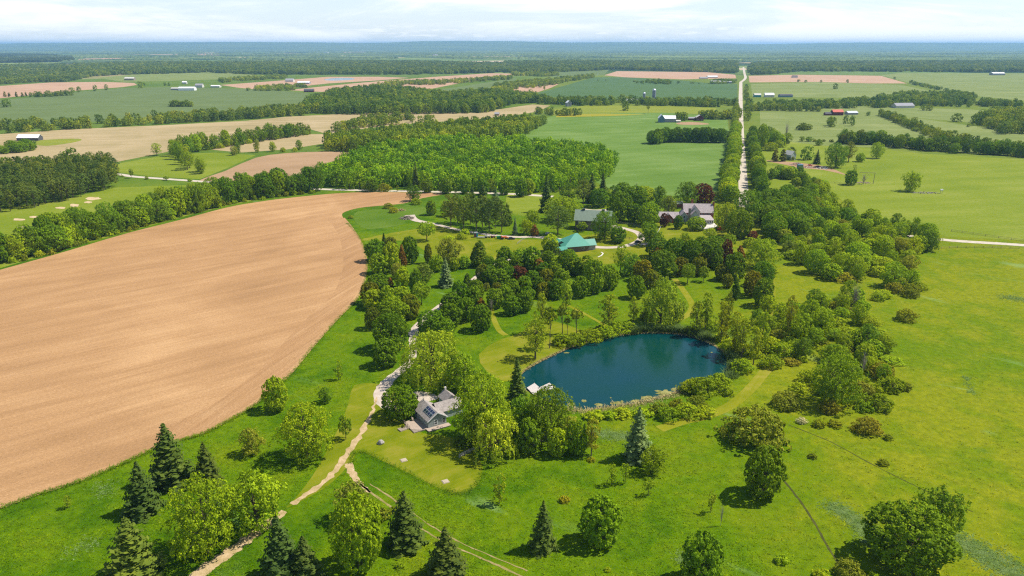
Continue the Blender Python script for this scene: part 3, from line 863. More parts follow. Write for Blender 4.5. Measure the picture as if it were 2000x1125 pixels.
kinds('round', 5, 'oval', 9, 8, 0.06, 240, 0.60, 20, 0.27, 10, 0.17, 0.22)
kinds('airy', 4, 'oval', 12, 10, 0.08, 210, 0.92, 22, 0.27, 30, 0.42, 0.25, 1.0, 0.8, 0.24, 26)
kinds('lollipop', 2, 'oval', 6, 5, 0.32, 85, 0.5, 17, 0.22, 50, 0.2, 0.2, tr=0.13, limbs=10)
kinds('cone', 3, 'cone', 11, 7, 0.04, 220, 0.58, 19, 0.26, 60, 0.14, 0.22, limbs=8)
kinds('poplar', 4, 'column', 16, 6, 0.20, 95, 0.85, 20, 0.27, 70, 0.55, 0.2, 1.0, 0.8, 0.22, 22, 0.9)
kinds('willow', 2, 'dome', 11, 14, 0.14, 170, 1.0, 20, 0.27, 80, 0.34, 0.22, 1.0, 0.8, 0.42, 34, 0.7, (300, 3.2))
kinds('pine', 3, 'oval', 14, 9, 0.24, 120, 0.95, 22, 0.27, 90, 0.4, 0.2, 0.55, 0.6, 0.22, 22, 0.92)
kinds('shrub', 4, 'dome', 3.4, 5, 0.02, 90, 0.5, 18, 0.21, 110, 0.35, 0.2, tr=0.09, limbs=16, top=0.4)
for sd_ in range(5):
    v = spruce(16, 9, 100 + sd_, 24 + sd_, 10, 7, 0.46)
    proto('spruce', 16, 9, v, trunk_mb(16, 0.24, None, 0, sd_, top=0.97))
for sd_ in range(3):
    v, c = crown('column', 5, 2.2, 0.12, 26, 0.42, 13, 0.17, 120 + sd_, 0.4, 0.2)
    proto('sapling', 5, 2.2, v, trunk_mb(5, 0.06, c, 10, sd_, top=0.85))
for sd_ in range(2):
    v, c = crown('oval', 9, 6, 0.2, 60, 0.6, 1, 0.1, 130 + sd_, 0.4, 0.2)
    proto('bare', 9, 6, None, trunk_mb(9, 0.16, c, 60, sd_, top=0.85), PALEBARK)
# palm-like tuft on a bare stem: young poplars pruned up by the pond
for sd_ in range(2):
    v, c = crown('dome', 9, 4, 0.66, 26, 0.6, 14, 0.3, 140 + sd_, 0.4, 0.1)
    proto('pruned', 9, 4, v, trunk_mb(9, 0.13, c, 10, sd_, 0.5, 0.85))
# small trees far away: trunk and crown in one mesh
for nm, args, hh, ww, n in (('far_round', ('oval',), 11, 10, 4), ('far_cone', ('cone',), 14, 6.5, 2)):
    for sd_ in range(n):
        v, c = crown(args[0], hh, ww, 0.03, 52, 1.35, 10, 0.62, 150 + sd_, 0.3, 0.2)
        mb = MB().beam((0, 0, -0.2), (0, 0, hh * 0.6), 0.3, 0.12, 5)
        me = mesh_np(nm, list(map(tuple, v)) + mb.v, [tuple(q) for q in quad_faces(len(v))] + [tuple(i + len(v) for i in f) for f in mb.f], [LEAF, BARK])
        mi = np.zeros(len(me.polygons), np.int32); mi[len(v) // 4:] = 1
        me.polygons.foreach_set('material_index', mi)
        PROTO.setdefault(nm, []).append((hh, ww, me, None))

# colour (albedo) and words per sort of tree: name, category, colour, prototype, words
SORT = {
    'm': ('round_tree', 'tree', (0.074, 0.152, 0.008), 'round', 'dark green round tree'),
    'l': ('round_tree', 'tree', (0.145, 0.245, 0.01), 'round', 'bright green round tree'),
    'b': ('bronze_tree', 'tree', (0.098, 0.128, 0.01), 'round', 'bronze tinged round tree'),
    'c': ('copper_tree', 'tree', (0.085, 0.036, 0.022), 'round', 'dark copper tree'),
    'r': ('copper_tree', 'tree', (0.15, 0.095, 0.022), 'cone', 'reddish brown tree'),
    'k': ('conical_tree', 'tree', (0.066, 0.125, 0.011), 'cone', 'dark green conical tree'),
    'a': ('airy_tree', 'tree', (0.132, 0.225, 0.01), 'airy', 'light green airy tree'),
    'g': ('airy_tree', 'tree', (0.125, 0.18, 0.028), 'airy', 'grey green airy tree'),
    'd': ('broad_tree', 'tree', (0.08, 0.16, 0.012), 'airy', 'dark green broad tree'),
    'w': ('willow_tree', 'tree', (0.155, 0.255, 0.024), 'willow', 'yellow green willow'),
    's': ('spruce_tree', 'tree', (0.052, 0.09, 0.024), 'spruce', 'dark green spruce'),
    'u': ('spruce_tree', 'tree', (0.085, 0.15, 0.1), 'spruce', 'blue green spruce'),
    'p': ('pine_tree', 'tree', (0.072, 0.122, 0.03), 'pine', 'grey green pine'),
    'o': ('poplar_tree', 'tree', (0.155, 0.225, 0.012), 'poplar', 'slim light green poplar'),
    'O': ('poplar_tree', 'tree', (0.11, 0.15, 0.018), 'poplar', 'slim dark poplar'),
    't': ('lollipop_tree', 'tree', (0.129, 0.217, 0.013), 'lollipop', 'small clear stemmed tree'),
    'q': ('pruned_tree', 'tree', (0.14, 0.19, 0.012), 'pruned', 'bare stemmed tufted tree'),
    'h': ('shrub', 'shrub', (0.165, 0.255, 0.01), 'shrub', 'light green shrub'),
    'H': ('shrub', 'shrub', (0.118, 0.171, 0.013), 'shrub', 'dark green shrub'),
    'y': ('shrub', 'shrub', (0.15, 0.185, 0.01), 'shrub', 'yellowish shrub'),
    'e': ('shrub', 'shrub', (0.145, 0.18, 0.022), 'shrub', 'olive brown shrub'),
    'f': ('shrub', 'shrub', (0.33, 0.38, 0.36), 'shrub', 'white blossoming shrub'),
    'i': ('sapling', 'sapling', (0.13, 0.205, 0.012), 'sapling', 'thin light green sapling'),
    'x': ('bare_tree', 'tree', (0.281, 0.220, 0.119), 'bare', 'leafless grey tree'),
    'F': ('field_tree', 'tree', (0.095, 0.16, 0.02), 'far_round', 'dark green tree'),
    'L': ('woodland_tree', 'tree', (0.112, 0.225, 0.006), 'far_round', 'lime green tree'),
    'C': ('far_conifer', 'tree', (0.079, 0.101, 0.021), 'far_cone', 'dark conifer'),
}
RNG = random.Random(7)


def plant(sort, base, h, w, label=None, group=None, seed=None):
    name, cat, colr, pk, words = SORT[sort]
    r = RNG
    if pk == 'round': w *= 1.08
    if pk + '_big' in PROTO and w > 1.3 * PROTO[pk][0][1]: pk += '_big'
    h0, w0, cm, tm = r.choice(PROTO[pk])
    j = r.uniform(0.88, 1.14)
    colr = (colr[0] * j * r.uniform(0.92, 1.1), colr[1] * j, colr[2] * j * r.uniform(0.85, 1.15), 1)
    sc = (w / w0 * r.uniform(0.96, 1.04), w / w0 * r.uniform(0.96, 1.04), h / h0)
    rz = r.uniform(0, 6.28)
    if tm is None:
        o = bpy.data.objects.new(name, cm)
        COL.objects.link(o)
        o.color = colr
    else:
        o = bpy.data.objects.new(name, None)
        COL.objects.link(o)
        o.empty_display_size = 0.3
        for nm, me in (('trunk', tm), ('crown', cm)):
            if me is None: continue
            c = bpy.data.objects.new(nm, me)
            COL.objects.link(c)
            c.parent = o
            c.color = colr
    o.location, o.rotation_euler, o.scale = (base[0], base[1], base[2] if len(base) > 2 else 0.0), (0, 0, rz), sc
    tag(o, label or words, cat, group)
    return o


def from_photo(sort, cx, yt, yb, w):
    """base point, height and width of a tree from where its crown shows"""
    ang = math.atan2(yb - 562.5, FPX) + RAD(PITCH)
    pk = SORT[sort][3]
    dep = proj(G(cx, yb))[2]
    ppm = FPX / dep
    r = w / ppm / 2
    if pk in ('round', 'airy', 'cone', 'shrub', 'willow', 'far_round', 'far_cone'):
        # the crown seen from above at a slant: an ellipsoid's outline gives its height and foot
        half = (yb - yt) / 2 / ppm
        h = 2 * math.sqrt(max(half ** 2 - (r * math.sin(ang)) ** 2 * (0.55 if pk == 'cone' else 0.85), (0.30 * r) ** 2)) / math.cos(ang)
        if pk == 'airy': h = min(h, 2.36 * r)
        if pk == 'shrub': h = min(h, 1.05 * r)
        yc = (yt + yb) / 2
        ybase = yc + h / 2 * math.cos(ang) * ppm
        ymid = yc
        xb = 1000 + (cx - 1000) * (VPY - ybase) / (VPY - ymid)
        return G(xb, ybase), h, 2 * r
    lift = r * math.sin(ang) * ppm * (0.75 if pk == 'spruce' else 0.25 if pk == 'pine' else 0.0)
    ybase = yb - lift
    ymid = (yt + ybase) / 2
    xb = 1000 + (cx - 1000) * (VPY - ybase) / (VPY - ymid)
    b = G(xb, ybase)
    lo, hi = 0.0, 80.0
    for _ in range(30):
        m = (lo + hi) / 2
        if proj(b + np.array([0, 0, m]))[1] > yt: lo = m
        else: hi = m
    dep = proj(b)[2]
    return b, max(hi, 0.5), w * dep / FPX


# ------------------------------------------------------------------ trees and shrubs placed one by one
ORD = ['leftmost', 'second from left', 'third from left', 'fourth from left', 'fifth from left', 'sixth from left', 'seventh from left']
RWS = ['front', 'second', 'third', 'fourth', 'fifth', 'sixth', 'seventh', 'back']


def zone(phrase, group, rows):
    items = [(q.split()[0], *map(float, q.split()[1:5])) for q in rows.strip().split(';') if q.strip()]
    by = {}
    for it in items: by.setdefault(it[0], []).append(it)
    for sort, lst in by.items():
        lst.sort(key=lambda q: q[1])
        words = SORT[sort][4]
        for i, it in enumerate(lst):
            b, h, w = from_photo(*it)
            n = len(lst)
            if n == 1: lab = f'{words} {phrase}'
            elif n == 2: lab = f'{words}, the {"left" if i == 0 else "right"} one of two {phrase}'
            elif n <= 7: lab = f'{words}, {ORD[i] if i < n - 1 else "rightmost"} {phrase}'
            else:
                rows_n = sorted(lst, key=lambda q: -q[3])
                k = rows_n.index(it) // 6
                rw = sorted(rows_n[k * 6:k * 6 + 6], key=lambda q: q[1])
                i2 = rw.index(it)
                lab = f'{words}, {ORD[i2] if i2 < len(rw) - 1 else "rightmost"} of {RWS[min(k, 7)]} row {phrase}'
            plant(sort, b, h, w, lab, group)


zone('in the bottom left meadow', 'trees of the bottom left meadow', '''
s 327 828 962 88; s 401 864 957 60; s 273 902 1016 74; s 253 1012 1150 108; a 397 932 1096 136; a 495 916 1050 108; g 490 830 896 46; i 130 968 992 16''')
zone('beside the worn dirt track', 'trees beside the dirt track', '''
a 595 772 918 98; t 674 812 858 26; s 545 1008 1150 92; s 594 1048 1152 76; l 697 980 1114 86; g 690 942 1022 66; s 790 960 1082 80; s 870 1030 1142 80;
H 746 992 1016 34; h 780 1094 1112 20; i 975 925 984 28; l 537 739 802 42; i 660 704 742 18; d 635 750 794 26; h 770 985 1003 22''')
zone('close to the cottage', 'trees round the cottage', '''
m 780 755 818 62; w 843 645 750 116; a 908 685 778 66; a 945 735 864 112; d 1075 757 864 92; s 1010 698 796 46; w 966 804 894 90; m 1033 820 884 44; d 1024 775 842 62; d 885 690 755 46;
l 1088 838 890 34; m 1128 825 888 38; O 1156 818 890 32; g 1108 812 856 52; H 868 766 786 26; h 1012 800 850 40; H 905 850 872 40; d 925 800 872 50''')
zone('in the meadow below pond', 'trees of the meadow below the pond', '''
s 1061 978 1085 54; m 1173 976 1064 70; m 1372 1050 1142 74; m 1494 878 970 66; m 1776 988 1112 142; d 1838 958 1050 84; h 1848 1000 1052 42; u 1247 796 908 60; a 1276 868 932 46;
i 1195 905 947 20; i 1222 905 944 20; i 1267 936 967 22; i 1390 962 1001 18; x 1410 980 1027 12; y 1102 964 984 22; y 1155 890 904 16; h 1187 1102 1122 14; e 1660 1092 1136 62; h 1527 1073 1110 28;
h 1605 1110 1132 32; H 1587 880 900 18; H 1725 892 912 22; H 1735 846 862 18; e 1697 808 852 54; e 1480 788 870 122; f 1566 808 834 20; y 1600 815 838 26; y 1632 818 834 28; H 1770 597 632 42''')
zone('in clump by ploughed field', 'trees in clump by ploughed field', '''
m 733 467 510 34; k 750 456 486 10; b 763 463 492 22; l 764 475 532 30; l 742 495 535 36; r 785 479 522 18; m 800 463 514 30; b 836 477 514 14; g 877 468 522 48; l 853 499 530 24; l 886 503 528 20; l 906 500 524 22;
k 936 472 520 38; g 776 505 552 26; l 786 522 562 28; m 738 535 565 38; r 762 542 560 13; m 812 527 572 24; g 826 515 550 36; b 722 552 592 32; l 732 565 602 40; l 756 558 602 28; l 783 560 588 36;
t 823 551 594 34; b 801 577 622 34; l 766 582 632 52; b 728 600 642 28; m 763 614 684 62; m 752 664 715 46; u 870 503 563 32''')
zone('on the lawn near the lane', 'trees on the lawn by the lane', '''
t 833 433 470 33; m 842 392 420 19; d 808 352 402 27; h 813 385 402 22; e 758 391 412 20; H 769 399 421 20; H 685 413 434 11; h 876 459 470 22; h 901 454 468 22; h 907 445 461 20''')
zone('in the orchard left of barn', 'orchard trees left of the teal roofed barn', '''
m 958 502 537 24; b 943 516 550 25; m 985 482 523 30; m 980 504 542 25; m 974 525 558 34; m 1017 487 518 32; m 1040 482 527 32; r 1053 506 534 28; c 1013 520 550 32; m 1083 511 547 27; m 1070 490 514 26;
m 1110 488 532 37; m 1130 512 537 30; m 1160 508 572 38; m 1190 519 564 34; b 1068 525 557 26; m 1040 528 552 24; m 1025 540 577 29; m 1000 545 582 27; m 1053 542 577 23; b 1062 552 582 24; m 1086 545 583 31; m 1134 540 580 31;
m 987 557 592 27; b 970 552 574 18; m 966 564 602 31; m 1000 578 614 33; m 1026 568 608 29; x 960 580 608 16; m 898 550 602 32; k 913 534 562 20; m 930 547 592 27; m 880 572 612 37; m 879 594 640 41; m 911 582 627 31; r 937 581 602 24;
m 940 595 646 37; m 842 606 652 52; l 871 624 664 34; m 995 520 550 30; m 1010 500 530 26; m 1062 512 545 28; m 1098 525 560 30; m 1030 560 592 26; m 955 520 552 28; m 925 560 600 28; b 1020 545 575 26; m 1118 505 535 30; m 1145 500 540 34; m 1045 500 532 28; l 1090 500 530 28; m 1078 470 505 26; l 1075 458 492 30; o 1106 548 606 26; g 950 546 574 14''')
zone('in the orchard below house', 'orchard trees below the brick house', '''
o 1213 476 530 28; d 1232 496 538 40; b 1256 508 548 34; m 1243 540 582 30; b 1272 528 562 30; m 1294 490 542 50; r 1284 483 508 26; m 1285 464 503 40; m 1318 466 513 38; m 1351 470 518 36; m 1370 462 500 32; m 1395 461 494 34; m 1394 477 524 33;
b 1329 503 538 28; t 1344 516 553 27; b 1366 503 538 27; b 1376 493 524 28; t 1375 521 550 21; c 1420 470 520 21; r 1445 481 524 25; m 1435 494 546 37; b 1410 517 548 24; b 1421 535 562 19; a 1490 467 524 60; l 1497 512 540 40; m 1491 512 558 40;
b 1470 531 578 33; m 1492 547 598 37; k 1437 546 584 20''')
zone('on the lawn before the brick house', 'trees on the house lawn', '''
a 1340 456 486 32; t 1386 446 467 24; t 1425 458 486 26; c 1470 451 468 19; h 1467 462 484 34; m 1325 421 447 17; l 1361 424 449 33; c 1297 417 443 15; d 1269 434 478 42; d 1182 414 468 52; m 1208 443 474 27; t 1137 434 452 20''')
zone('around barns and house', 'trees round the barns and the brick house', '''
m 1212 377 432 46; m 1241 364 402 42; d 1288 364 400 30; g 1306 380 424 32; l 1267 396 440 38; m 1240 398 434 28; m 1217 357 388 28; l 1258 364 394 38; d 1342 356 404 42; c 1373 360 402 36; a 1418 388 458 46; m 1444 411 464 46; d 1462 373 436 58;
a 1098 385 432 66; p 1090 403 460 54; s 1067 342 416 30; a 1028 424 462 25; u 1006 424 460 13; r 1044 439 460 17; s 1156 338 398 30; s 1178 338 380 19; m 1170 369 404 34; d 1200 362 394 28; a 1120 395 425 40; a 1040 410 440 30''')
zone('in grove by the lane', 'pines of the grove by the lane', '''
p 880 380 446 36; p 905 384 450 34; p 930 386 452 36; p 955 389 454 36; p 980 392 455 34; p 893 378 436 30; p 918 376 438 32; p 942 382 444 32; p 967 384 446 30; u 968 366 406 22; s 943 360 398 24; s 922 361 394 15; d 874 379 436 26; k 990 400 440 20''')
zone('along the side road', 'trees along the side road', '''
m 727 349 374 20; y 751 356 375 28; t 710 354 374 12; m 835 349 376 20; m 872 347 378 22; m 910 349 378 20; i 776 362 374 6; i 860 360 377 6; m 985 350 380 22; m 1018 350 384 22; l 1032 350 380 22; s 812 318 372 20; i 890 360 378 7; m 945 352 380 20; d 960 345 378 22; p 1140 350 402 30; d 1110 355 400 32''')
zone('on the near left pond bank', 'trees on the pond bank', '''
o 1046 618 700 46; o 1058 572 650 26; o 1190 576 645 36; o 1238 580 630 24; q 1099 594 652 24; q 1109 618 652 14; q 1127 602 654 24; q 1074 598 680 26; h 1098 648 678 40; h 1125 648 676 42; h 1155 640 668 44; h 1184 634 660 40; h 1210 626 652 40; H 1095 650 680 30; h 1228 625 648 30; H 1172 632 648 20''')
zone('on the far right pond bank', 'trees on the far pond bank', '''
w 1294 543 632 74; o 1362 588 654 26; o 1380 572 650 26; O 1422 570 664 20; o 1411 588 668 26; o 1438 610 690 30; o 1452 622 700 30; h 1425 645 700 40; h 1450 690 735 44; o 1475 640 712 28; o 1490 610 690 30; h 1388 622 650 36; H 1350 635 652 30; H 1265 600 632 34; g 1320 590 632 34; h 1410 640 676 30; h 1470 660 712 40; H 1440 655 702 34''')
zone('at the near pond corner', 'shrubs at the near pond corner', '''
h 1372 715 790 60; h 1402 705 780 50; h 1350 728 778 44; H 1362 770 800 44; h 1340 785 815 50; h 1375 790 815 46; H 1290 785 808 40; h 1305 792 822 44; h 1255 795 815 40; h 1215 796 815 40; h 1160 800 822 40; h 1190 800 818 30; H 1325 780 800 36; h 1420 745 780 30''')
zone('in thicket right of pond', 'trees of the thicket right of the pond', '''
a 1636 689 797 88; e 1536 750 808 58; d 1694 620 695 44; O 1545 578 664 24; a 1648 636 700 34; a 1605 600 655 44; a 1562 610 668 48; a 1585 580 640 44; d 1592 560 605 32; d 1570 660 702 40; a 1500 570 618 30; d 1660 545 590 34; x 1672 545 602 24; g 1650 560 610 30; x 1688 680 735 20;
e 1680 730 790 60; h 1715 760 808 54; e 1725 700 745 50; h 1745 725 775 50; H 1762 742 762 40; h 1500 650 690 50; h 1530 660 705 50; h 1508 690 720 44; h 1580 715 755 44; h 1605 730 780 40; h 1560 735 780 36; h 1690 775 810 36; e 1620 780 808 40; d 1480 598 640 28''')
zone('near the derelict yard on the right', 'trees by the derelict yard', '''
C 1515 293 315 14; C 1530 292 315 14; F 1547 287 304 17; F 1578 286 312 27; s 1597 292 321 15; d 1634 281 327 42; O 1660 277 316 22; l 1681 299 316 16; a 1714 277 311 26; m 1663 333 361 21; a 1781 334 376 32; x 1688 336 360 18; i 1670 321 335 8; H 1545 303 314 16''')
zone('right of the straight road', 'trees right of the straight road', '''
d 1500 236 288 26; a 1514 250 289 24; l 1490 244 290 20; h 1522 270 291 26; x 1537 233 274 13; h 1505 276 296 30; H 1568 242 254 22; d 1600 272 284 14; a 1622 228 246 14''')
zone('alone in the far fields', 'lone trees in the far fields', '''
F 140 171 181 11; F 154 169 180 9; F 185 166 178 8; F 207 165 176 8; F 274 159 172 11; F 12 194 209 18; F 281 161 168 7; F 322 161 168 6; F 330 161 168 5; F 353 205 208 5; F 125 296 320 22; F 140 290 318 26; F 68 306 326 24; F 12 307 330 26;
F 1632 163 174 10; F 1655 155 162 5; F 1604 156 161 5; F 1560 155 160 7; F 1574 156 161 6; F 1747 150 155 5; F 1781 156 161 5; F 1870 222 238 20; F 1802 204 216 9; F 1815 204 216 14; F 1696 218 226 8; F 1893 242 248 9; F 1625 228 248 18; F 1664 226 246 12; F 1652 225 242 10; F 1568 240 254 20; F 1580 242 253 14; q 1266 206 222 8;
F 1063 168 175 5; F 1037 179 183 4; F 1240 157 160 9; F 1280 157 161 8; F 1296 157 161 12; F 1309 158 161 4; F 1325 158 163 7; F 1352 160 163 10; F 1365 161 164 4; F 1384 162 164 4; F 1168 154 158 3; F 1183 155 158 3; F 1222 199 216 14; F 1216 184 194 12; F 1233 185 194 12''')

# ------------------------------------------------------------------ rows and thickets
def taken(p, lst, d):
    return any((p[0] - q[0]) ** 2 + (p[1] - q[1]) ** 2 < d * d for q in lst)


def wpick(weights):
    ks = list(weights); return RNG.choices(ks, [weights[k] for k in ks])[0]


def row(px, spacing, hr, wr, weights, jit, label, group, ranks=1, off=0.0, mass=None):
    pl = np.array(smooth([G(*q)[:2] for q in px], 8, False))
    seg = np.hypot(*np.diff(pl, axis=0).T)
    cum = np.concatenate([[0], np.cumsum(seg)])
    for k in range(ranks):
        d = RNG.uniform(0, spacing)
        while d < cum[-1]:
            x, y = np.interp(d, cum, pl[:, 0]), np.interp(d, cum, pl[:, 1])
            i = min(np.searchsorted(cum, d), len(seg)) - 1
            t = (pl[i + 1] - pl[i]) / max(seg[i], 1e-6)
            o = RNG.gauss(0, jit) + (k - (ranks - 1) / 2) * spacing * 0.8 + off
            s = wpick(weights)
            kk = 0.4 if s in 'hHye' else 1.0
            h = RNG.uniform(*hr) * kk
            if mass is not None:
                mass.append((x - t[1] * o, y + t[0] * o, h, RNG.uniform(*wr), 1 if s == 'C' else 0)); d += spacing * RNG.uniform(0.65, 1.35); continue
            plant(s, (x - t[1] * o, y + t[0] * o), h, RNG.uniform(*wr) * (0.75 if kk < 1 else 1), f'{SORT[s][4]} {label}', group)
            d += spacing * RNG.uniform(0.65, 1.35)


def scatter(poly, spacing, seed, relax=0.62):
    rng = np.random.default_rng(seed)
    lo, hi = poly.min(0), poly.max(0)
    nx_, ny_ = int((hi[0] - lo[0]) / spacing) + 1, int((hi[1] - lo[1]) / spacing) + 1
    gx_, gy_ = np.meshgrid(np.arange(nx_), np.arange(ny_))
    q = np.stack([gx_.ravel() + 0.5 * (gy_.ravel() % 2), gy_.ravel()], 1).astype(float)
    q = lo + (q + rng.uniform(-relax / 2, relax / 2, q.shape)) * spacing
    return q[inside(poly, q)]


def fill(px, spacing, hr, wr, weights, label, group, seed, keep=lambda q: True):
    for q in scatter(ground_poly(px), spacing, seed, 0.9):
        if not keep(q): continue
        s = wpick(weights)
        kk = 0.38 if s in 'hHye' else 1.0
        plant(s, q, RNG.uniform(*hr) * kk, RNG.uniform(*wr), f'{SORT[s][4]} {label}', group)


MASS = []
row([(-40, 515), (60, 500), (125, 480), (200, 458), (280, 437), (360, 415), (440, 396), (500, 386), (560, 379), (620, 371)], 7.5, (12, 20), (10, 15), {'d': 5, 'm': 1.5, 'l': 1.5, 'a': 2, 'x': .25}, 1.5, 'in the hedgerow above the ploughed field', 'hedgerow trees above the ploughed field', 2)
row([(-40, 525), (60, 506), (125, 487), (200, 465), (280, 443), (360, 421), (440, 401), (500, 391), (560, 383), (620, 376)], 7, (6, 10), (4, 7), {'h': 3, 'H': 2}, 1.0, 'at the foot of the hedgerow', 'shrubs along the hedgerow foot')
row([(1424, 395), (1423, 370), (1428, 340), (1432, 305), (1434, 280), (1436, 255)], 8, (12, 15), (10, 13), {'l': 3, 'a': 2}, 1.2, 'lining the left side of the straight road', 'avenue trees left of the road')
row([(1486, 395), (1482, 360), (1477, 330), (1472, 300), (1467, 270)], 10, (11, 16), (8, 12), {'d': 3, 'm': 2, 'l': 1}, 1.2, 'lining the right side of the straight road', 'avenue trees right of the road')
row([(1434, 250), (1436, 232), (1438, 212)], 16, (9, 13), (8, 11), {'F': 1}, 1.5, 'along the far stretch of road', 'far roadside trees', mass=MASS)
row([(1463, 240), (1460, 212), (1458, 185), (1458, 170)], 30, (8, 12), (7, 10), {'F': 1}, 2, 'along the far right stretch of road', 'far roadside trees on the right', mass=MASS)
row([(1268, 282), (1300, 277), (1340, 277), (1380, 278), (1420, 279)], 8, (14, 18), (10, 13), {'m': 3, 'd': 2}, 1.5, 'in the tree belt crossing the hay field', 'trees of the belt across the hay field', 2)
# right hand thicket belt from the road down to the pond
THICK = [(1530, 380), (1590, 372), (1650, 418), (1740, 440), (1800, 462), (1840, 484), (1790, 500), (1770, 520), (1790, 560), (1700, 565), (1650, 560), (1590, 540), (1560, 525), (1520, 480), (1500, 455), (1510, 430)]
fill(THICK, 9.2, (4, 12.5), (6, 10.5), {'a': 5, 'l': 4, 'd': 1.6, 'g': 1.2, 'h': 3, 'e': .6, 'x': .4, 'm': .6}, 'in the wild thicket right of the orchard', 'trees of the wild thicket', 5)
fill([(1480, 640), (1540, 600), (1600, 600), (1660, 570), (1700, 610), (1735, 690), (1765, 760), (1720, 800), (1660, 790), (1600, 700), (1520, 720)], 7.5, (4, 8.5), (4.5, 8.5), {'h': 5, 'a': 2.2, 'e': 1.2, 'H': 1.2, 'l': 1}, 'in the shrubby belt right of the pond', 'shrubs and trees of the belt', 8)
fill([(1700, 585), (1760, 560), (1815, 565), (1820, 575), (1780, 580), (1720, 592)], 7, (8, 12), (6, 9), {'H': 2, 'e': 1, 'h': 2}, 'on the edge of the sunny meadow', 'shrubs on the meadow edge', 9)
fill([(1495, 400), (1560, 395), (1590, 420), (1560, 470), (1500, 470), (1490, 440)], 9, (11, 15), (9, 13), {'d': 3, 'm': 2}, 'in the dark clump right of the brick house', 'trees right of the brick house', 4)
row([(1500, 350), (1530, 345), (1570, 360), (1610, 385)], 8, (6, 11), (7, 10), {'l': 1, 'd': 1, 'g': .5, 'h': 1}, 3, 'at the top end of the wild thicket', 'trees at the thicket top', 2)
# plantation of pines at the left edge
PINEP = [(-80, 415), (-60, 345), (60, 338), (215, 330), (228, 348), (228, 366), (150, 388), (60, 408), (0, 416)]
pp_ = scatter(ground_poly(PINEP), 7.5, 3, 0.9)
pp_ = pp_[np.argsort(pp_[:, 1] - pp_[:, 0] * 0.22)]
for q in pp_[:110]:
    plant('p', q, RNG.uniform(14, 17), RNG.uniform(7, 9.5), 'grey green pine in the plantation at the left edge', 'pines of the plantation')
fill([(0, 300), (30, 285), (66, 285), (68, 294), (30, 300), (0, 302)], 9, (7, 11), (9, 12), {'d': 2, 'm': 1}, 'in the copse by the white barn', 'trees of the copse by the white barn', 12)
row([(355, 300), (380, 294), (430, 288), (480, 280), (530, 272), (598, 262)], 9, (12, 19), (9, 13), {'d': 3, 'F': 2, 'l': .6, 'h': 1}, 3, 'in the hedge across the tan field', 'hedge trees across the tan field', 2)
row([(300, 305), (320, 303), (345, 306), (380, 336), (400, 340)], 14, (12, 18), (7, 11), {'o': 1, 'a': 1, 'd': 1}, 4, 'on the rough pasture behind the pines', 'trees on the rough pasture')
row([(440, 305), (470, 302), (500, 298), (560, 296), (600, 292)], 12, (8, 14), (6, 10), {'d': 1, 'a': 1, 'g': 1, 'h': 1}, 3, 'beside the brown field', 'trees beside the brown field')
row([(225, 342), (290, 352), (340, 355), (400, 357)], 17, (3, 9), (3, 6), {'t': 1, 'h': 1, 'i': 1}, 4, 'along the left stretch of side road', 'roadside saplings on the left')
row([(1690, 282), (1640, 279), (1730, 284), (1800, 293), (1880, 298), (1950, 302), (2040, 310)], 9, (10, 17), (9, 14), {'d': 3, 'm': 1, 'l': 1, 'F': 1, 'g': .5}, 3, 'in the belt above the east pasture', 'trees of the belt above the east pasture', 2)
row([(1555, 275), (1590, 277), (1640, 277)], 9, (5, 9), (6, 9), {'H': 1, 'F': 1, 'd': 1}, 2, 'in the low hedge above the yard', 'hedge trees above the yard')
row([(1484, 284), (1500, 284), (1530, 278)], 10, (10, 16), (8, 12), {'d': 1, 'l': 1, 'a': 1}, 4, 'in the corner by the straight road', 'trees in the road corner', 2)
row([(1722, 225), (1760, 240), (1790, 252), (1830, 268), (1880, 280), (1930, 290), (2010, 298)], 9, (7, 12), (8, 12), {'F': 3, 'd': 1, 'e': .6}, 3, 'in the diagonal hedge at right', 'trees of the diagonal hedge', 2, mass=MASS)
for q in scatter(ground_poly([(1935, 225), (1990, 222), (2060, 236), (2060, 262), (1960, 262), (1900, 240)]), 13, 21, 0.9): MASS.append((q[0], q[1], RNG.uniform(11, 17), RNG.uniform(12, 16), 0))
row([(1455, 217), (1500, 216), (1550, 217), (1600, 218)], 10, (8, 13), (8, 12), {'F': 3, 'C': 1}, 3, 'in the tree belt right of the road', 'trees of the belt right of the road', 2, mass=MASS)
row([(1320, 236), (1340, 235)], 7, (11, 15), (9, 12), {'F': 1}, 2, 'beside the white barn', 'trees beside the white barn', 2)
row([(1368, 233), (1385, 232), (1410, 233), (1430, 232), (1440, 228)], 8, (11, 15), (9, 12), {'F': 1}, 2, 'round the maroon farmhouse', 'trees round the maroon farmhouse', 2, mass=MASS)
row([(1020, 262), (1040, 250), (1056, 242)], 9, (10, 14), (9, 12), {'F': 1}, 2, 'at the hay field corner', 'trees at the hay field corner', 2)
row([(1045, 222), (1075, 224), (1100, 226), (1130, 224)], 11, (8, 13), (8, 11), {'F': 1}, 4, 'near the small white shed', 'trees near the small white shed', 2, mass=MASS)
row([(335, 208), (345, 208), (360, 208), (376, 208)], 6, (9, 13), (9, 11), {'F': 1}, 2, 'in the round copse on the crop field', 'trees of the round copse', 2)
row([(3, 189), (20, 189), (40, 189), (55, 188)], 12, (9, 12), (5, 7), {'C': 1}, 1, 'in the conifer row at far left', 'conifers of the far left row')
row([(64, 189), (90, 189), (120, 187), (140, 186)], 11, (8, 14), (9, 13), {'F': 1}, 2, 'in the copse on the crop field edge', 'trees of the crop field copse', 2)


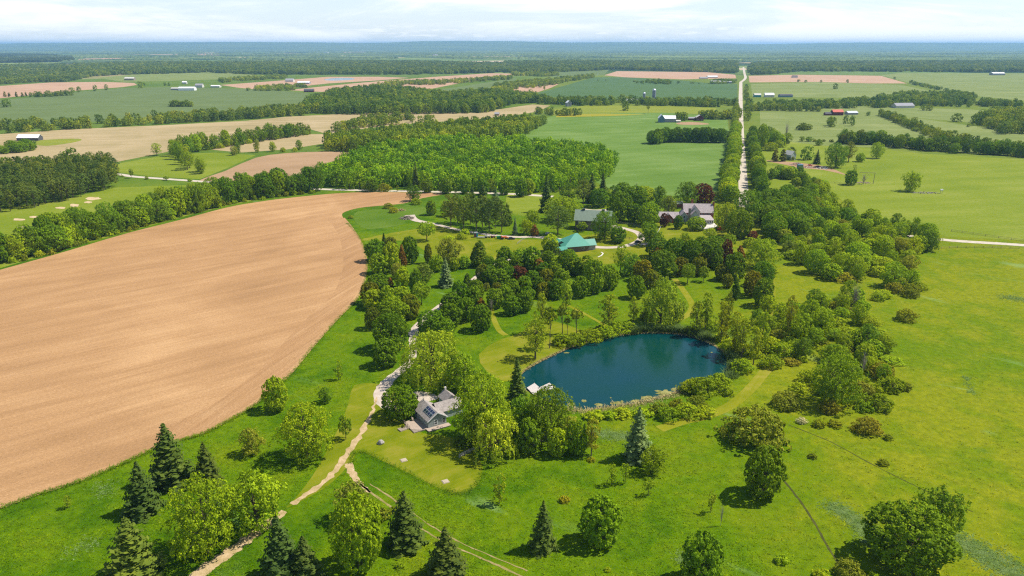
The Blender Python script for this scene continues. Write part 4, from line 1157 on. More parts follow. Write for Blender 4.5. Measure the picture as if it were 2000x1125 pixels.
# ------------------------------------------------------------------ woods seen as one mass: one object each, real trees inside
def gn_scatter(name, pts, hs, ws, pick, colr, label, srcs, kind='stuff', mat=None):
    me = bpy.data.meshes.new(name)
    n = len(pts)
    me.vertices.add(n)
    co = np.column_stack([pts[:, 0], pts[:, 1], np.zeros(n)]).astype(np.float32) if pts.shape[1] == 2 else pts.astype(np.float32)
    me.vertices.foreach_set('co', co.ravel())
    a = me.attributes.new('scl', 'FLOAT_VECTOR', 'POINT')
    a.data.foreach_set('vector', np.column_stack([ws, ws, hs]).astype(np.float32).ravel())
    a = me.attributes.new('rotz', 'FLOAT', 'POINT')
    a.data.foreach_set('value', np.random.default_rng(n).uniform(0, 6.28, n).astype(np.float32))
    a = me.attributes.new('pick', 'INT', 'POINT')
    a.data.foreach_set('value', pick.astype(np.int32))
    a = me.attributes.new('tint', 'FLOAT', 'POINT')
    a.data.foreach_set('value', np.clip(np.random.default_rng(n + 1).normal(0, 0.55, n), -1, 1).astype(np.float32))
    o = link(name, me)
    o.color = (*colr, 1)
    ng = bpy.data.node_groups.new(name + '_nodes', 'GeometryNodeTree')
    ng.interface.new_socket('Geometry', in_out='INPUT', socket_type='NodeSocketGeometry')
    ng.interface.new_socket('Geometry', in_out='OUTPUT', socket_type='NodeSocketGeometry')
    gi, go = ng.nodes.new('NodeGroupInput'), ng.nodes.new('NodeGroupOutput')
    jn = ng.nodes.new('GeometryNodeJoinGeometry')
    def attr(nm, dt):
        q = ng.nodes.new('GeometryNodeInputNamedAttribute'); q.data_type = dt; q.inputs['Name'].default_value = nm
        return q.outputs['Attribute']
    sc_, rz_, pk_ = attr('scl', 'FLOAT_VECTOR'), attr('rotz', 'FLOAT'), attr('pick', 'INT')
    cx_ = ng.nodes.new('ShaderNodeCombineXYZ'); ng.links.new(rz_, cx_.inputs['Z'])
    for k, src in enumerate(srcs):
        oi_ = ng.nodes.new('GeometryNodeObjectInfo'); oi_.transform_space = 'ORIGINAL'
        oi_.inputs['Object'].default_value = src
        oi_.inputs['As Instance'].default_value = False
        cmp_ = ng.nodes.new('FunctionNodeCompare'); cmp_.data_type = 'INT'; cmp_.operation = 'EQUAL'
        ng.links.new(pk_, cmp_.inputs[2]); cmp_.inputs[3].default_value = k
        ip = ng.nodes.new('GeometryNodeInstanceOnPoints')
        ng.links.new(gi.outputs[0], ip.inputs['Points']); ng.links.new(cmp_.outputs[0], ip.inputs['Selection'])
        ng.links.new(oi_.outputs['Geometry'], ip.inputs['Instance'])
        ng.links.new(cx_.outputs[0], ip.inputs['Rotation']); ng.links.new(sc_, ip.inputs['Scale'])
        ng.links.new(ip.outputs[0], jn.inputs[0])
    ng.links.new(jn.outputs[0], go.inputs[0])
    md = o.modifiers.new('trees', 'NODES'); md.node_group = ng
    tag(o, label, kind=kind)
    return o


# sources are trees that stand in the scene already (one single-mesh tree of each shape)
def find_src(me):
    for o in COL.objects:
        if o.data is me: return o
    return None


SRC_R = [q for q in (find_src(p_[2]) for p_ in PROTO['far_round']) if q]
SRC_C = [q for q in (find_src(p_[2]) for p_ in PROTO['far_cone']) if q]
FH, FW = PROTO['far_round'][0][0], PROTO['far_round'][0][1]
CH, CW = PROTO['far_cone'][0][0], PROTO['far_cone'][0][1]


def wood(name, polys, spacing, hr, wr, colr, label, seed, conifer=0.0, skip=None, gap=0.0):
    P = np.concatenate([scatter(ground_poly(q), spacing, seed + i, 0.85) for i, q in enumerate(polys)])
    if skip is not None: P = P[skip(P)]
    rng = np.random.default_rng(seed)
    if gap:
        wv = np.sin(P[:, 0] * 0.031 + seed) * np.sin(P[:, 1] * 0.023 + seed * 2) + 0.6 * np.sin(P[:, 0] * 0.083 + P[:, 1] * 0.05)
        P = P[wv + rng.normal(size=len(P)) * 0.5 > gap]
    n = len(P)
    con = rng.uniform(size=n) < conifer
    big = np.clip(rng.normal(0.5, 0.28, n), 0, 1)
    hs, ws = hr[0] + (hr[1] - hr[0]) * big, wr[0] + (wr[1] - wr[0]) * rng.uniform(size=n)
    srcs = SRC_R + SRC_C
    pick = np.where(con, len(SRC_R) + rng.integers(0, max(1, len(SRC_C)), n), rng.integers(0, len(SRC_R), n))
    sh = np.where(con, hs / CH, hs / FH); sw = np.where(con, ws * 0.7 / CW, ws / FW)
    return gn_scatter(name, P, sh, sw, pick, colr, label, srcs)


# the lime green wood: its nearest trees one by one, the rest as one mass
LIME = [(605, 366), (680, 370), (800, 371), (940, 373), (1080, 376), (1140, 366), (1188, 345), (1200, 318), (1150, 300), (1000, 288), (880, 284), (760, 298), (690, 318), (625, 345)]
lp = scatter(ground_poly(LIME), 8.6, 77, 0.95)
lp = lp[np.argsort(lp[:, 1])]
for q in lp[:200]:
    plant('L', q, RNG.uniform(10, 16), RNG.uniform(8, 13), 'lime green woodland tree in the wood behind the ploughed field', 'trees of the lime green wood')
def child_src(me):
    return next(o for o in COL.objects if o.data is me)
pr_ = pp_[110:]
rg = np.random.default_rng(6)
gn_scatter('pine_wood', pr_, rg.uniform(14, 17, len(pr_)) / 14, rg.uniform(7, 9.5, len(pr_)) / 9, rg.integers(0, 3, len(pr_)), SORT['p'][2], 'back of the pine plantation at the left edge', [child_src(q[2]) for q in PROTO['pine']])
rest = lp[200:]
rg = np.random.default_rng(5)
gn_scatter('lime_wood', rest, rg.uniform(10, 17, len(rest)) / FH, rg.uniform(8, 13, len(rest)) / FW, rg.integers(0, len(SRC_R), len(rest)), (0.10, 0.215, 0.006), 'lime green wood behind the ploughed field', SRC_R)
MA_ = np.array(MASS)
DG, MG = (0.085, 0.155, 0.024), (0.12, 0.19, 0.03)
wood('dark_wood', [[(628, 298), (690, 298), (760, 298), (880, 284), (1000, 275), (1045, 250), (1030, 242), (930, 250), (780, 266), (640, 282)]], 9, (12, 18), (9, 13), (0.115, 0.19, 0.018), 'dark green wood behind the lime green wood', 31)
wood('middle_wood', [[(592, 222), (690, 224), (780, 224), (900, 222), (955, 220), (1000, 204), (1060, 200), (1040, 192), (960, 186), (870, 190), (790, 180), (740, 176), (650, 184), (600, 205)]], 11, (12, 19), (10, 14), DG, 'broad dark wood between the tan fields', 33, 0.06)
wood('left_hedge_wood', [[(-100, 262), (0, 262), (140, 253), (330, 242), (480, 234), (590, 226), (600, 215), (560, 214), (430, 224), (300, 234), (140, 243), (0, 248), (-100, 252)]], 11, (8, 15), (9, 13), (0.105, 0.17, 0.026), 'long belt of trees below the crop field', 35, 0.12, gap=-0.45)
wood('hedge_belt', [[(640, 262), (700, 252), (760, 246), (870, 240), (870, 236), (760, 240), (690, 246), (640, 256)], [(700, 240), (735, 238), (800, 236), (800, 232), (730, 234)]], 11, (9, 14), (9, 12), MG, 'hedge belt between tan strips', 37, gap=-0.45)
wood('silo_belt', [[(1000, 200), (1060, 204), (1150, 207), (1300, 207), (1380, 209), (1440, 209), (1440, 201), (1380, 201), (1250, 201), (1180, 199), (1100, 196), (1000, 190)]], 11, (8, 15), (9, 13), DG, 'belt of trees in front of the silos', 39, 0.1, gap=-0.45)
wood('east_belt', [[(1456, 216), (1560, 214), (1640, 212), (1700, 212), (1800, 207), (1900, 210), (1990, 214), (1990, 207), (1900, 202), (1800, 199), (1740, 196), (1690, 198), (1620, 205), (1560, 206), (1456, 205)], [(1690, 196), (1740, 192), (1760, 186), (1900, 190), (1900, 196), (1800, 196)]], 11, (8, 15), (9, 14), DG, 'belt of trees beyond the red barn', 41, 0.1, gap=-0.45)
wood('pasture_hedges', [[(1772, 163), (1830, 176), (1905, 192), (1912, 191), (1836, 174), (1778, 162)], [(1240, 163), (1270, 164), (1310, 165), (1310, 159), (1270, 158)], [(1380, 165), (1420, 164), (1440, 162), (1440, 158), (1400, 158)]], 12, (5, 10), (8, 12), DG, 'thin hedges between the far pastures', 43, gap=-0.45)
wood('field_hedges', [[(740, 168), (860, 166), (1000, 155), (1000, 151), (880, 160), (760, 163)], [(1045, 172), (1075, 168), (1110, 160), (1160, 152), (1160, 148), (1090, 156), (1040, 160), (1000, 163), (960, 170), (1000, 175)],
                      [(1000, 164), (960, 176), (900, 182), (880, 184), (1000, 186), (1030, 184), (1000, 184)], [(480, 178), (560, 178), (600, 172), (590, 168), (520, 172)], [(1000, 148), (1060, 150), (1090, 148), (1090, 144), (1000, 143)], [(430, 162), (520, 156), (560, 154), (560, 150), (480, 154), (430, 158)]], 13, (7, 13), (10, 14), MG, 'hedges and copses between the far fields', 45, gap=-0.45)
mr_ = np.random.default_rng(9)
gn_scatter('hedge_trees', MA_[:, :2], np.where(MA_[:, 4] > 0, MA_[:, 2] / CH, MA_[:, 2] / FH), np.where(MA_[:, 4] > 0, 6 / CW, MA_[:, 3] / FW), np.where(MA_[:, 4] > 0, len(SRC_R), mr_.integers(0, len(SRC_R), len(MA_))), (0.10, 0.165, 0.022), 'far hedges and copses beside the straight road', SRC_R + SRC_C)
FARG, FARD = (0.08, 0.14, 0.032), (0.045, 0.08, 0.03)
wood('long_wood', [[(130, 152), (250, 146), (400, 142), (500, 146), (640, 146), (800, 146), (960, 143), (985, 140), (985, 126), (800, 122), (640, 122), (480, 124), (300, 124), (140, 128), (120, 140)]], 19, (12, 19), (17, 24), FARG, 'long dark wood across the middle distance', 47, 0.25, gap=-0.55)
wood('far_north_wood', [[(985, 143), (1100, 141), (1200, 136), (1300, 139), (1440, 143), (1440, 133), (1300, 131), (1100, 130), (985, 131)], [(1462, 146), (1500, 146), (1560, 140), (1700, 140), (1780, 141), (2000, 141), (2300, 146), (2300, 122), (1900, 121), (1500, 124), (1470, 126), (1462, 132)], [(985, 129), (1200, 130), (1440, 131), (1440, 122), (1200, 121), (985, 122)]], 19, (11, 18), (17, 24), FARG, 'belt of far woods below the horizon', 49, 0.2, gap=-0.35)
wood('left_village_wood', [[(-100, 166), (0, 165), (50, 162), (130, 160), (180, 150), (120, 145), (130, 128), (60, 128), (0, 130), (-100, 132)]], 18, (8, 15), (13, 19), FARG, 'woodland round the far left hamlet', 51, 0.1)
wood('left_dark_wood', [[(-150, 124), (0, 123), (90, 122), (146, 121), (140, 112), (90, 108), (0, 107), (-150, 108)]], 26, (14, 20), (24, 32), FARD, 'dark conifer wood at far left', 53, 0.5)


# woods beyond that: a rough canopy over the land, patches of it
def far_canopy():
    rng = np.random.default_rng(8)
    ys = np.concatenate([[122], np.linspace(121, 95.0, 230)])
    xs = np.linspace(-260, 2260, 820)
    verts = np.zeros((len(ys), len(xs), 3))
    for j, y in enumerate(ys):
        for_g = np.array([G(x, y) for x in (xs[0], xs[-1])])
        verts[j] = for_g[0] + (for_g[1] - for_g[0]) * np.linspace(0, 1, len(xs))[:, None]
    u, v = verts[:, :, 0], verts[:, :, 1]
    def wv(fx, fy, ph): return np.sin(u * fx + ph + 1.7 * np.sin(v * fy * 0.7 + ph * 2)) * np.sin(v * fy + ph * 1.3 + 1.3 * np.sin(u * fx * 1.3 + ph))
    m = wv(1 / 900, 1 / 520, 0.3) + 0.8 * wv(1 / 430, 1 / 300, 2.1) + 0.5 * wv(1 / 190, 1 / 260, 4.2) + rng.normal(size=u.shape) * 0.12
    px = np.broadcast_to(xs[None, :], u.shape)
    m = m + np.clip((px - 900) / 500, -0.35, 0.45)
    on = m > 0.0
    z = np.where(on, rng.uniform(8, 19, u.shape) + 3 * wv(1 / 500, 1 / 340, 1.0), -2.0)
    z[0, :] = -2; z[:, 0] = -2
    verts[:, :, 2] = z
    verts[:, :, 0] += rng.normal(size=u.shape) * 3
    i = np.arange(u.size).reshape(u.shape)
    f = np.stack([i[:-1, :-1], i[:-1, 1:], i[1:, 1:], i[1:, :-1]], -1).reshape(-1, 4)
    return verts.reshape(-1, 3), f


CANOPY, nt = new_mat('far_canopy')
p = nt.pos()
n1 = nt.noise(nt.mapping(p, 0.05, (0.0007, 0.0011, 1)), 1.0, 4, 0.6)
n2 = nt.noise(p, 0.03, 3, 0.7)
col = nt.ramp(nt.math('ADD', nt.math('MULTIPLY', n1, 0.7), nt.math('MULTIPLY', n2, 0.3)), [(0.40, (0.014, 0.034, 0.018)), (0.48, (0.05, 0.09, 0.028)), (0.55, (0.17, 0.22, 0.06))])
nt.out(nt.bsdf(col, 0.95, 0.1))
fv, ff = far_canopy()
tag(link('far_woodland', mesh_np('far_woodland', fv, ff, CANOPY)), 'woodland canopy stretching to the horizon', kind='stuff')

# the low ridge on the horizon
rx = np.linspace(-400, 2400, 500)
ridge = np.interp(rx, [-400, 0, 120, 300, 480, 620, 700, 760, 830, 900, 1000, 1060, 1110, 1180, 1290, 1380, 1420, 1470, 1540, 1580, 1680, 1800, 2000, 2400],
                  [86, 86, 84.5, 83.5, 82.6, 83.0, 84.2, 84.0, 81.4, 80.6, 81.2, 82.6, 83.6, 83.0, 83.2, 84.2, 85.8, 86.4, 85.2, 84.2, 83.4, 84.0, 84.4, 85])
ridge += np.random.default_rng(3).normal(size=len(rx)) * 0.10
rows_ = []
for dist_, fr in ((14500, 0.0), (16500, 0.45), (19000, 0.85), (20500, 1.0), (25000, 0.4), (34000, 0.0)):
    x = (rx - 1000) / FPX * dist_ / math.cos(RAD(PITCH))
    top = CAM_H + (88.0 - ridge) / FPX * 20500
    z = -3 + (top + 3) * fr
    rows_.append(np.column_stack([(rx - 1000) / FPX * dist_, np.full(len(rx), float(dist_)), z]))
rv = np.concatenate(rows_); k = len(rx)
ii = np.arange(len(rv)).reshape(len(rows_), k)
rf = np.stack([ii[:-1, :-1], ii[:-1, 1:], ii[1:, 1:], ii[1:, :-1]], -1).reshape(-1, 4)
tag(link('hills', mesh_np('hills', rv, rf, CANOPY)), 'low wooded ridge along the horizon', kind='structure')


# ------------------------------------------------------------------ tall grass near by: thousands of tufts, real blades
def tufts():
    rng = np.random.default_rng(12)
    n = 210000
    py = rng.uniform(560, 1140, n) ; px = rng.uniform(-20, 2020, n)
    v = CD[None] * FPX + np.column_stack([px - 1000, np.zeros(n), np.zeros(n)]) + CU[None] * (562.5 - py)[:, None]
    g = (CAMP + v * (-CAM_H / v[:, 2])[:, None])[:, :2]
    ok = np.ones(n, bool)
    for poly in EXCL + [POND]:
        lo, hi = poly.min(0), poly.max(0)
        c = ok & (g[:, 0] >= lo[0]) & (g[:, 0] <= hi[0]) & (g[:, 1] >= lo[1]) & (g[:, 1] <= hi[1])
        ok[c] &= ~inside(poly, g[c])
    dens = np.clip(0.35 + 0.5 * np.sin(g[:, 0] * 0.11 + 2 * np.sin(g[:, 1] * 0.07)) * np.sin(g[:, 1] * 0.13) + rng.normal(size=n) * 0.3, 0.1, 1)
    dens *= 0.6 * (1 - 0.85 * np.clip((g[:, 0] - 15) / 60, 0, 1))
    ok &= rng.uniform(size=n) < dens
    g = g[ok]; n = len(g)
    m = 4
    a = rng.uniform(0, 6.28, (n, m)); hgt = rng.uniform(0.06, 0.22, (n, m)) ; w = rng.uniform(0.08, 0.20, (n, m))
    off = rng.normal(size=(n, m, 2)) * 0.22
    base = g[:, None, :] + off
    d = np.stack([np.cos(a), np.sin(a)], -1)
    b0 = base - d * w[..., None]; b1 = base + d * w[..., None]
    tip = base + np.stack([-d[..., 1], d[..., 0]], -1) * (hgt * rng.uniform(2.0, 3.6, (n, m)))[..., None]
    V = np.zeros((n, m, 3, 3))
    V[:, :, 0, :2] = b0; V[:, :, 1, :2] = b1; V[:, :, 2, :2] = tip; V[:, :, 2, 2] = hgt
    return V.reshape(-1, 3)


tv = tufts()
tag(link('meadow_tufts', mesh_np('meadow_tufts', tv, np.arange(len(tv)).reshape(-1, 3), TUFT)), 'tall grass tufts of the near meadows', kind='stuff')


def edge_grass(name, px, sm, width, hr, n, label, mat, closed=False, seed=1, lay=(0.5, 1.5), sink=0.25):
    pl = np.array(smooth([G(*q)[:2] for q in px], sm, closed))
    rng = np.random.default_rng(seed)
    i = rng.integers(0, len(pl) - 1, n); t = rng.uniform(size=(n, 1))
    q = pl[i] * (1 - t) + pl[i + 1] * t + rng.normal(size=(n, 2)) * width
    m = 3
    a = rng.uniform(0, 6.28, (n, m)); h_ = rng.uniform(*hr, (n, m)); w = rng.uniform(0.06, 0.16, (n, m))
    base = q[:, None] + rng.normal(size=(n, m, 2)) * 0.15
    d = np.stack([np.cos(a), np.sin(a)], -1)
    V = np.zeros((n, m, 3, 3))
    V[:, :, 0, :2] = base - d * w[..., None]; V[:, :, 1, :2] = base + d * w[..., None]
    V[:, :, 2, :2] = base + np.stack([-d[..., 1], d[..., 0]], -1) * (h_ * rng.uniform(lay[0], lay[1], (n, m)))[..., None]; V[:, :, 2, 2] = h_
    V[:, :, :, 2] -= sink
    v = V.reshape(-1, 3)
    tag(link(name, mesh_np(name, v, np.arange(len(v)).reshape(-1, 3), mat)), label, kind='stuff')


REED = plain('reeds', (0.11, 0.17, 0.025), 0.8, 0.2, 0.3, 0.8)
STRAW = plain('dry_reeds', (0.42, 0.34, 0.13), 0.8, 0.2, 0.3, 0.6)
edge_grass('reeds', [(1228, 648), (1255, 644), (1290, 644), (1325, 646), (1358, 652), (1385, 662)], 4, 1.3, (1.2, 2.6), 2600, 'green reeds along the far pond edge', REED)
edge_grass('reeds', [(1426, 690), (1436, 712), (1425, 735), (1388, 750), (1340, 768)], 4, 1.2, (0.8, 1.8), 1500, 'green reeds along the right pond edge', REED, seed=2)
edge_grass('dry_reeds', [(1100, 800), (1140, 803), (1180, 799), (1220, 793), (1260, 786), (1300, 776), (1335, 765)], 4, 1.2, (0.3, 0.9), 900, 'straw coloured reeds along the near pond edge', STRAW, seed=3)
edge_grass('dry_reeds', [(1020, 724), (1045, 709), (1070, 696), (1092, 686), (1118, 675), (1148, 666), (1182, 658), (1225, 651), (1290, 648), (1350, 655), (1395, 672)], 4, 0.45, (0.15, 0.5), 1600, 'straw coloured rim along the far pond edge', STRAW, seed=4)
edge_grass('lawn_edge', [(688, 905), (690, 886), (712, 884), (750, 902), (800, 925), (850, 950), (880, 962), (905, 964), (930, 950), (942, 925)], 4, 0.6, (0.35, 0.7), 1100, 'tall grass rim round the cottage lawn', TUFT, seed=5)
edge_grass('field_edge', [(0, 994), (70, 968), (150, 943), (220, 915), (270, 892), (310, 874), (355, 860), (400, 846), (450, 820), (500, 790), (540, 756), (570, 730), (615, 675), (660, 624), (700, 582), (714, 548), (718, 515), (712, 485), (700, 460), (678, 436)], 4, 0.5, (0.4, 0.9), 3800, 'tall grass rim of the ploughed field', TUFT, seed=6)
PALEG, nt = new_mat('seeding_grass')
pc_ = nt.ramp(nt.noise(nt.pos(), 0.5, 3, 0.6), [(0.35, (0.12, 0.20, 0.03)), (0.65, (0.20, 0.285, 0.085))])
nt.out(nt.n('ShaderNodeMixShader', None, Fac=0.15, i1=nt.bsdf(pc_, 0.8, 0.05), i2=nt.n('ShaderNodeBsdfTranslucent', None, Color=pc_).outputs[0]).outputs[0])
for k, (ln, wd, nn) in enumerate([([(1625, 985), (1660, 1010), (1690, 1035), (1705, 1060)], 1.5, 2600), ([(1855, 1050), (1910, 1075), (1960, 1105), (2010, 1140)], 2.2, 4200), ([(1170, 845), (1200, 852), (1225, 850)], 1.6, 1300), ([(1330, 1085), (1360, 1100)], 1.2, 500), ([(1960, 580), (2000, 585)], 2.5, 900), ([(1885, 735), (1900, 770)], 0.8, 250), ([(190, 950), (215, 965)], 1.6, 220), ([(150, 1075), (180, 1060)], 1.6, 220)]):
    edge_grass('seeding_grass', ln, 5, wd, (0.10, 0.22), nn // 2, 'pale seeding grass in the meadow', PALEG, seed=30 + k, lay=(1.8, 3.4), sink=0.0)
WEEDS = plain('field_weeds', (0.09, 0.12, 0.02), 0.9, 0.05, 0.3, 1.0)
for k, ln in enumerate([[(250, 685), (262, 680), (275, 675)], [(168, 734), (180, 729), (192, 725)], [(236, 761), (252, 753), (268, 746)], [(108, 811), (122, 806)], [(296, 735), (306, 730)], [(348, 614), (352, 611)], [(300, 613), (310, 609)], [(240, 815), (262, 808), (276, 803)]]):
    edge_grass('field_weeds', ln, 4, 0.22, (0.1, 0.35), 36, 'small line of weeds on the ploughed field', WEEDS, seed=50 + k)
ALGAE, nt = new_mat('pond_weed')
nt.out(nt.bsdf(nt.ramp(nt.noise(nt.pos(), 0.8, 4, 0.7), [(0.35, (0.12, 0.13, 0.02)), (0.65, (0.30, 0.27, 0.09))]), 0.8, 0.2))
rng = np.random.default_rng(17)
for cx, cy, w, h in [(1300, 768, 46, 16), (1265, 777, 30, 9), (1240, 783, 22, 7), (1318, 760, 20, 8), (1205, 787, 26, 6), (1141, 783, 11, 7), (1170, 790, 20, 6), (1193, 777, 4, 2.5), (1107, 689, 13, 2.5), (1390, 688, 5, 2), (1215, 784, 8, 5), (1115, 790, 16, 9)]:
    k_ = 22
    an = np.linspace(0, 2 * math.pi, k_ + 1)[:-1]
    rr = rng.uniform(0.55, 1.15, k_)
    sheet('pond_weed', np.array([G(cx + w / 2 * math.cos(t) * q, cy + h / 2 * math.sin(t) * q, -0.41)[:2] for t, q in zip(an, rr)]), -0.405, ALGAE, 'floating mat of yellowish pond weed', kind='stuff')


SLABM = plain('tan_stone', (0.40, 0.33, 0.23), 0.9, 0.1, 0.15, 3.0)
# ------------------------------------------------------------------ buildings
def gable(parent, x0, x1, y0, y1, eave, ridge, axis, wall, roof, oh=0.4, z0=0.0, t=0.18, wname='wall', rname='roof'):
    """walls with gables and a two slope roof; the ridge runs along the named axis"""
    mb, rf = MB(), MB()
    if axis == 'y':
        m = (x0 + x1) / 2
        mb.prism([(x0, z0 - 0.3), (x1, z0 - 0.3), (x1, eave), (m, ridge), (x0, eave)], y0, y1)
        s = (ridge - eave) / (m - x0)
        e = eave - s * oh + t
        for xa in (x0 - oh, x1 + oh):
            q = [(xa, y0 - oh, e), (m, y0 - oh, ridge + t), (m, y1 + oh, ridge + t), (xa, y1 + oh, e)]
            rf.slab(q if xa > m else q[::-1], t * 0.9)
    else:
        m = (y0 + y1) / 2
        a = MB().prism([(y0, z0 - 0.3), (y1, z0 - 0.3), (y1, eave), (m, ridge), (y0, eave)], x0, x1)
        mb.add([(q[1], q[0], q[2]) for q in a.v], [f[::-1] for f in a.f])
        s = (ridge - eave) / (m - y0)
        e = eave - s * oh + t
        for ya in (y0 - oh, y1 + oh):
            q = [(x0 - oh, ya, e), (x0 - oh, m, ridge + t), (x1 + oh, m, ridge + t), (x1 + oh, ya, e)]
            rf.slab(q[::-1] if ya < m else q, t * 0.9)
    w = mb.build(wname, wall, parent)
    r = rf.build(rname, roof, parent)
    return w, r


def window(parent, face, c, w, h, z, frame=None, sash=True, name='window'):
    """face: 'y-' front, 'x-' left, 'x+' right; c: position of its centre along the wall, at the wall plane p"""
    frame = frame or TRIM
    axis, p, cc = face
    f, g = MB(), MB()
    b = 0.09
    def bx(mb, a0, a1, d0, d1, z0, z1):
        if axis == 'y-': mb.box(a0, a1, p - d1, p - d0, z0, z1)
        elif axis == 'x-': mb.box(p - d1, p - d0, a0, a1, z0, z1)
        else: mb.box(p + d0, p + d1, a0, a1, z0, z1)
    a0, a1 = c - w / 2, c + w / 2
    bx(f, a0 - b, a0, -0.05, 0.07, z - b, z + h + b); bx(f, a1, a1 + b, -0.05, 0.07, z - b, z + h + b)
    bx(f, a0, a1, -0.05, 0.065, z - b, z); bx(f, a0, a1, -0.05, 0.065, z + h, z + h + b)
    if sash: bx(f, a0, a1, -0.05, 0.055, z + h / 2 - 0.03, z + h / 2 + 0.03)
    bx(g, a0, a1, -0.05, 0.025, z, z + h)
    o = f.build(name, frame, parent)
    g.build('pane', GLASS, o)
    return o


# ---- the cottage with solar panels
A_, B_ = G(837, 838), G(872, 828)
rz = math.atan2(B_[1] - A_[1], B_[0] - A_[0])
cot = empty('cottage', (A_[0], A_[1], 0), rz)
tag(cot, 'small grey cottage with solar panels on its shingle roof', 'cottage')
CW_, CL_ = 6.04, 9.8
gable(cot, 0, CW_, 0, CL_, 2.7, 4.7, 'y', SIDING, SHINGLE, 0.42)
gable(cot, 5.2, 13.5, 3.6, 8.8, 2.6, 4.45, 'x', SIDING, SHINGLE, 0.35, wname='wing_wall', rname='wing_roof')
gable(cot, 10.2, 14.6, 8.9, 13.5, 2.6, 4.4, 'y', SIDING, SHINGLE, 0.3, wname='wing_wall', rname='wing_roof')
bt = MB()
for i in range(1, 20):
    x = i * 0.31
    top = 2.7 + 0.662 * min(x, CW_ - x) - 0.1
    bt.box(x - 0.03, x + 0.03, -0.035, 0.01, 0.0, top)
tag(bt.build('battens', SIDING, cot), kind='stuff')
fa = MB()      # white barge boards along the front gable
for s in (-1, 1):
    xe = -0.45 if s < 0 else CW_ + 0.45
    ze = 2.7 - 0.662 * 0.45
    fa.slab([(xe, -0.50, ze + 0.22), (CW_ / 2, -0.50, 4.9 + 0.02), (CW_ / 2, -0.425, 4.9 + 0.02), (xe, -0.425, ze + 0.22)] if s < 0 else
            [(CW_ / 2, -0.50, 4.9 + 0.02), (xe, -0.50, ze + 0.22), (xe, -0.425, ze + 0.22), (CW_ / 2, -0.425, 4.9 + 0.02)], 0.24)
fa.build('barge_board', TRIM, cot)
window(cot, ('y-', 0, 0), 2.45, 0.95, 1.5, 0.85)
window(cot, ('y-', 0, 0), 5.2, 0.8, 1.5, 0.95)
for c_ in (2.4, 5.9):
    window(cot, ('x-', 0, 0), c_, 0.8, 1.1, 1.0)
window(cot, ('x-', 0, 0), 8.3, 0.9, 1.95, 0.15, name='door')
MB().beam((2.95, 9.2, 4.7), (2.95, 9.2, 5.7), 0.09, 0.09, 8).build('vent_pipe', CARP, cot)
ch = MB().box(12.2, 12.75, 13.0, 13.5, 3.0, 5.2)
ch.box(12.15, 12.8, 12.95, 13.55, 5.2, 5.35)
ch.build('chimney', CONC, cot)


def on_roof(px, py):
    z = 3.6
    for _ in range(25):
        q = G(px, py, z) - A_
        x = q[0] * math.cos(rz) + q[1] * math.sin(rz); y = -q[0] * math.sin(rz) + q[1] * math.cos(rz)
        z = 2.7 + 0.662 * x + 0.3
    return x, y


cr_ = [on_roof(*q) for q in ((825.5, 802), (836, 792), (851, 805.5), (841, 815.5))]
xs_ = sorted((cr_[0][0], cr_[3][0], cr_[1][0], cr_[2][0])); x_lo, x_hi = (xs_[0] + xs_[1]) / 2, min((xs_[2] + xs_[3]) / 2, 2.8)
ys_ = sorted(q[1] for q in cr_); y_lo, y_hi = (ys_[0] + ys_[1]) / 2, (ys_[2] + ys_[3]) / 2
for i in range(2):
    for j in range(4):
        xa, xb = x_lo + (x_hi - x_lo) * i / 2, x_lo + (x_hi - x_lo) * (i + 1) / 2
        ya, yb = y_lo + (y_hi - y_lo) * j / 4, y_lo + (y_hi - y_lo) * (j + 1) / 4
        zr = lambda x, up: 2.7 + 0.662 * x + 0.2 + up
        pn = MB().slab([(xa + .03, yb - .03, zr(xa + .03, .14)), (xa + .03, ya + .03, zr(xa + .03, .14)), (xb - .03, ya + .03, zr(xb - .03, .14)), (xb - .03, yb - .03, zr(xb - .03, .14))], 0.06).build('solar_panel', ALU, cot)
        MB().slab([(xa + .10, yb - .10, zr(xa + .10, .152)), (xa + .10, ya + .10, zr(xa + .10, .152)), (xb - .10, ya + .10, zr(xb - .10, .152)), (xb - .10, yb - .10, zr(xb - .10, .152))], 0.03).build('cells', PANEL, pn)

dk = empty('deck', (A_[0], A_[1], 0), rz)
tag(dk, 'wooden deck wrapped round the front of the grey cottage', 'deck')
pl_ = MB()
for i in range(34):
    x = -4.9 + i * 0.145
    pl_.box(x, x + 0.135, -0.2 + max(0, (-2.2 - x)) * 0.9, 7.4, 0.32, 0.37)
for i in range(13):
    y = -1.95 + i * 0.145
    pl_.box(-0.9, 6.6, y, y + 0.135, 0.33, 0.38)
tag(pl_.build('planks', DECKW, dk), kind='stuff')
MB().box(-0.92, 6.62, -1.97, -0.06, 0.31, 0.375).build('front_platform', PALEW, dk)
MB().box(-4.85, -0.1, -0.15, 7.3, -0.05, 0.31).box(-0.85, 6.5, -1.9, -0.25, -0.05, 0.32).build('deck_base', OLDW, dk)
rl = MB()
for y in (2.6, 4.2, 5.8, 7.3):
    rl.box(-4.95, -4.85, y - 0.05, y + 0.05, 0.37, 1.25)
rl.box(-4.94, -4.86, 2.6, 7.3, 1.15, 1.22).box(-4.94, -4.86, 2.6, 7.3, 0.7, 0.76)
rl.build('railing', OLDW, dk)
pb = empty('planter_box', tuple((G(789, 838))), rz + 0.15)
tag(pb, 'low timber planter box beside the cottage deck', 'planter')
MB().box(-1.7, 1.7, -0.9, -0.78, 0, 0.4).box(-1.7, 1.7, 0.78, 0.9, 0, 0.4).box(-1.7, -1.58, -0.78, 0.78, 0, 0.4).box(1.58, 1.7, -0.78, 0.78, 0, 0.4).build('frame', DECKW, pb)
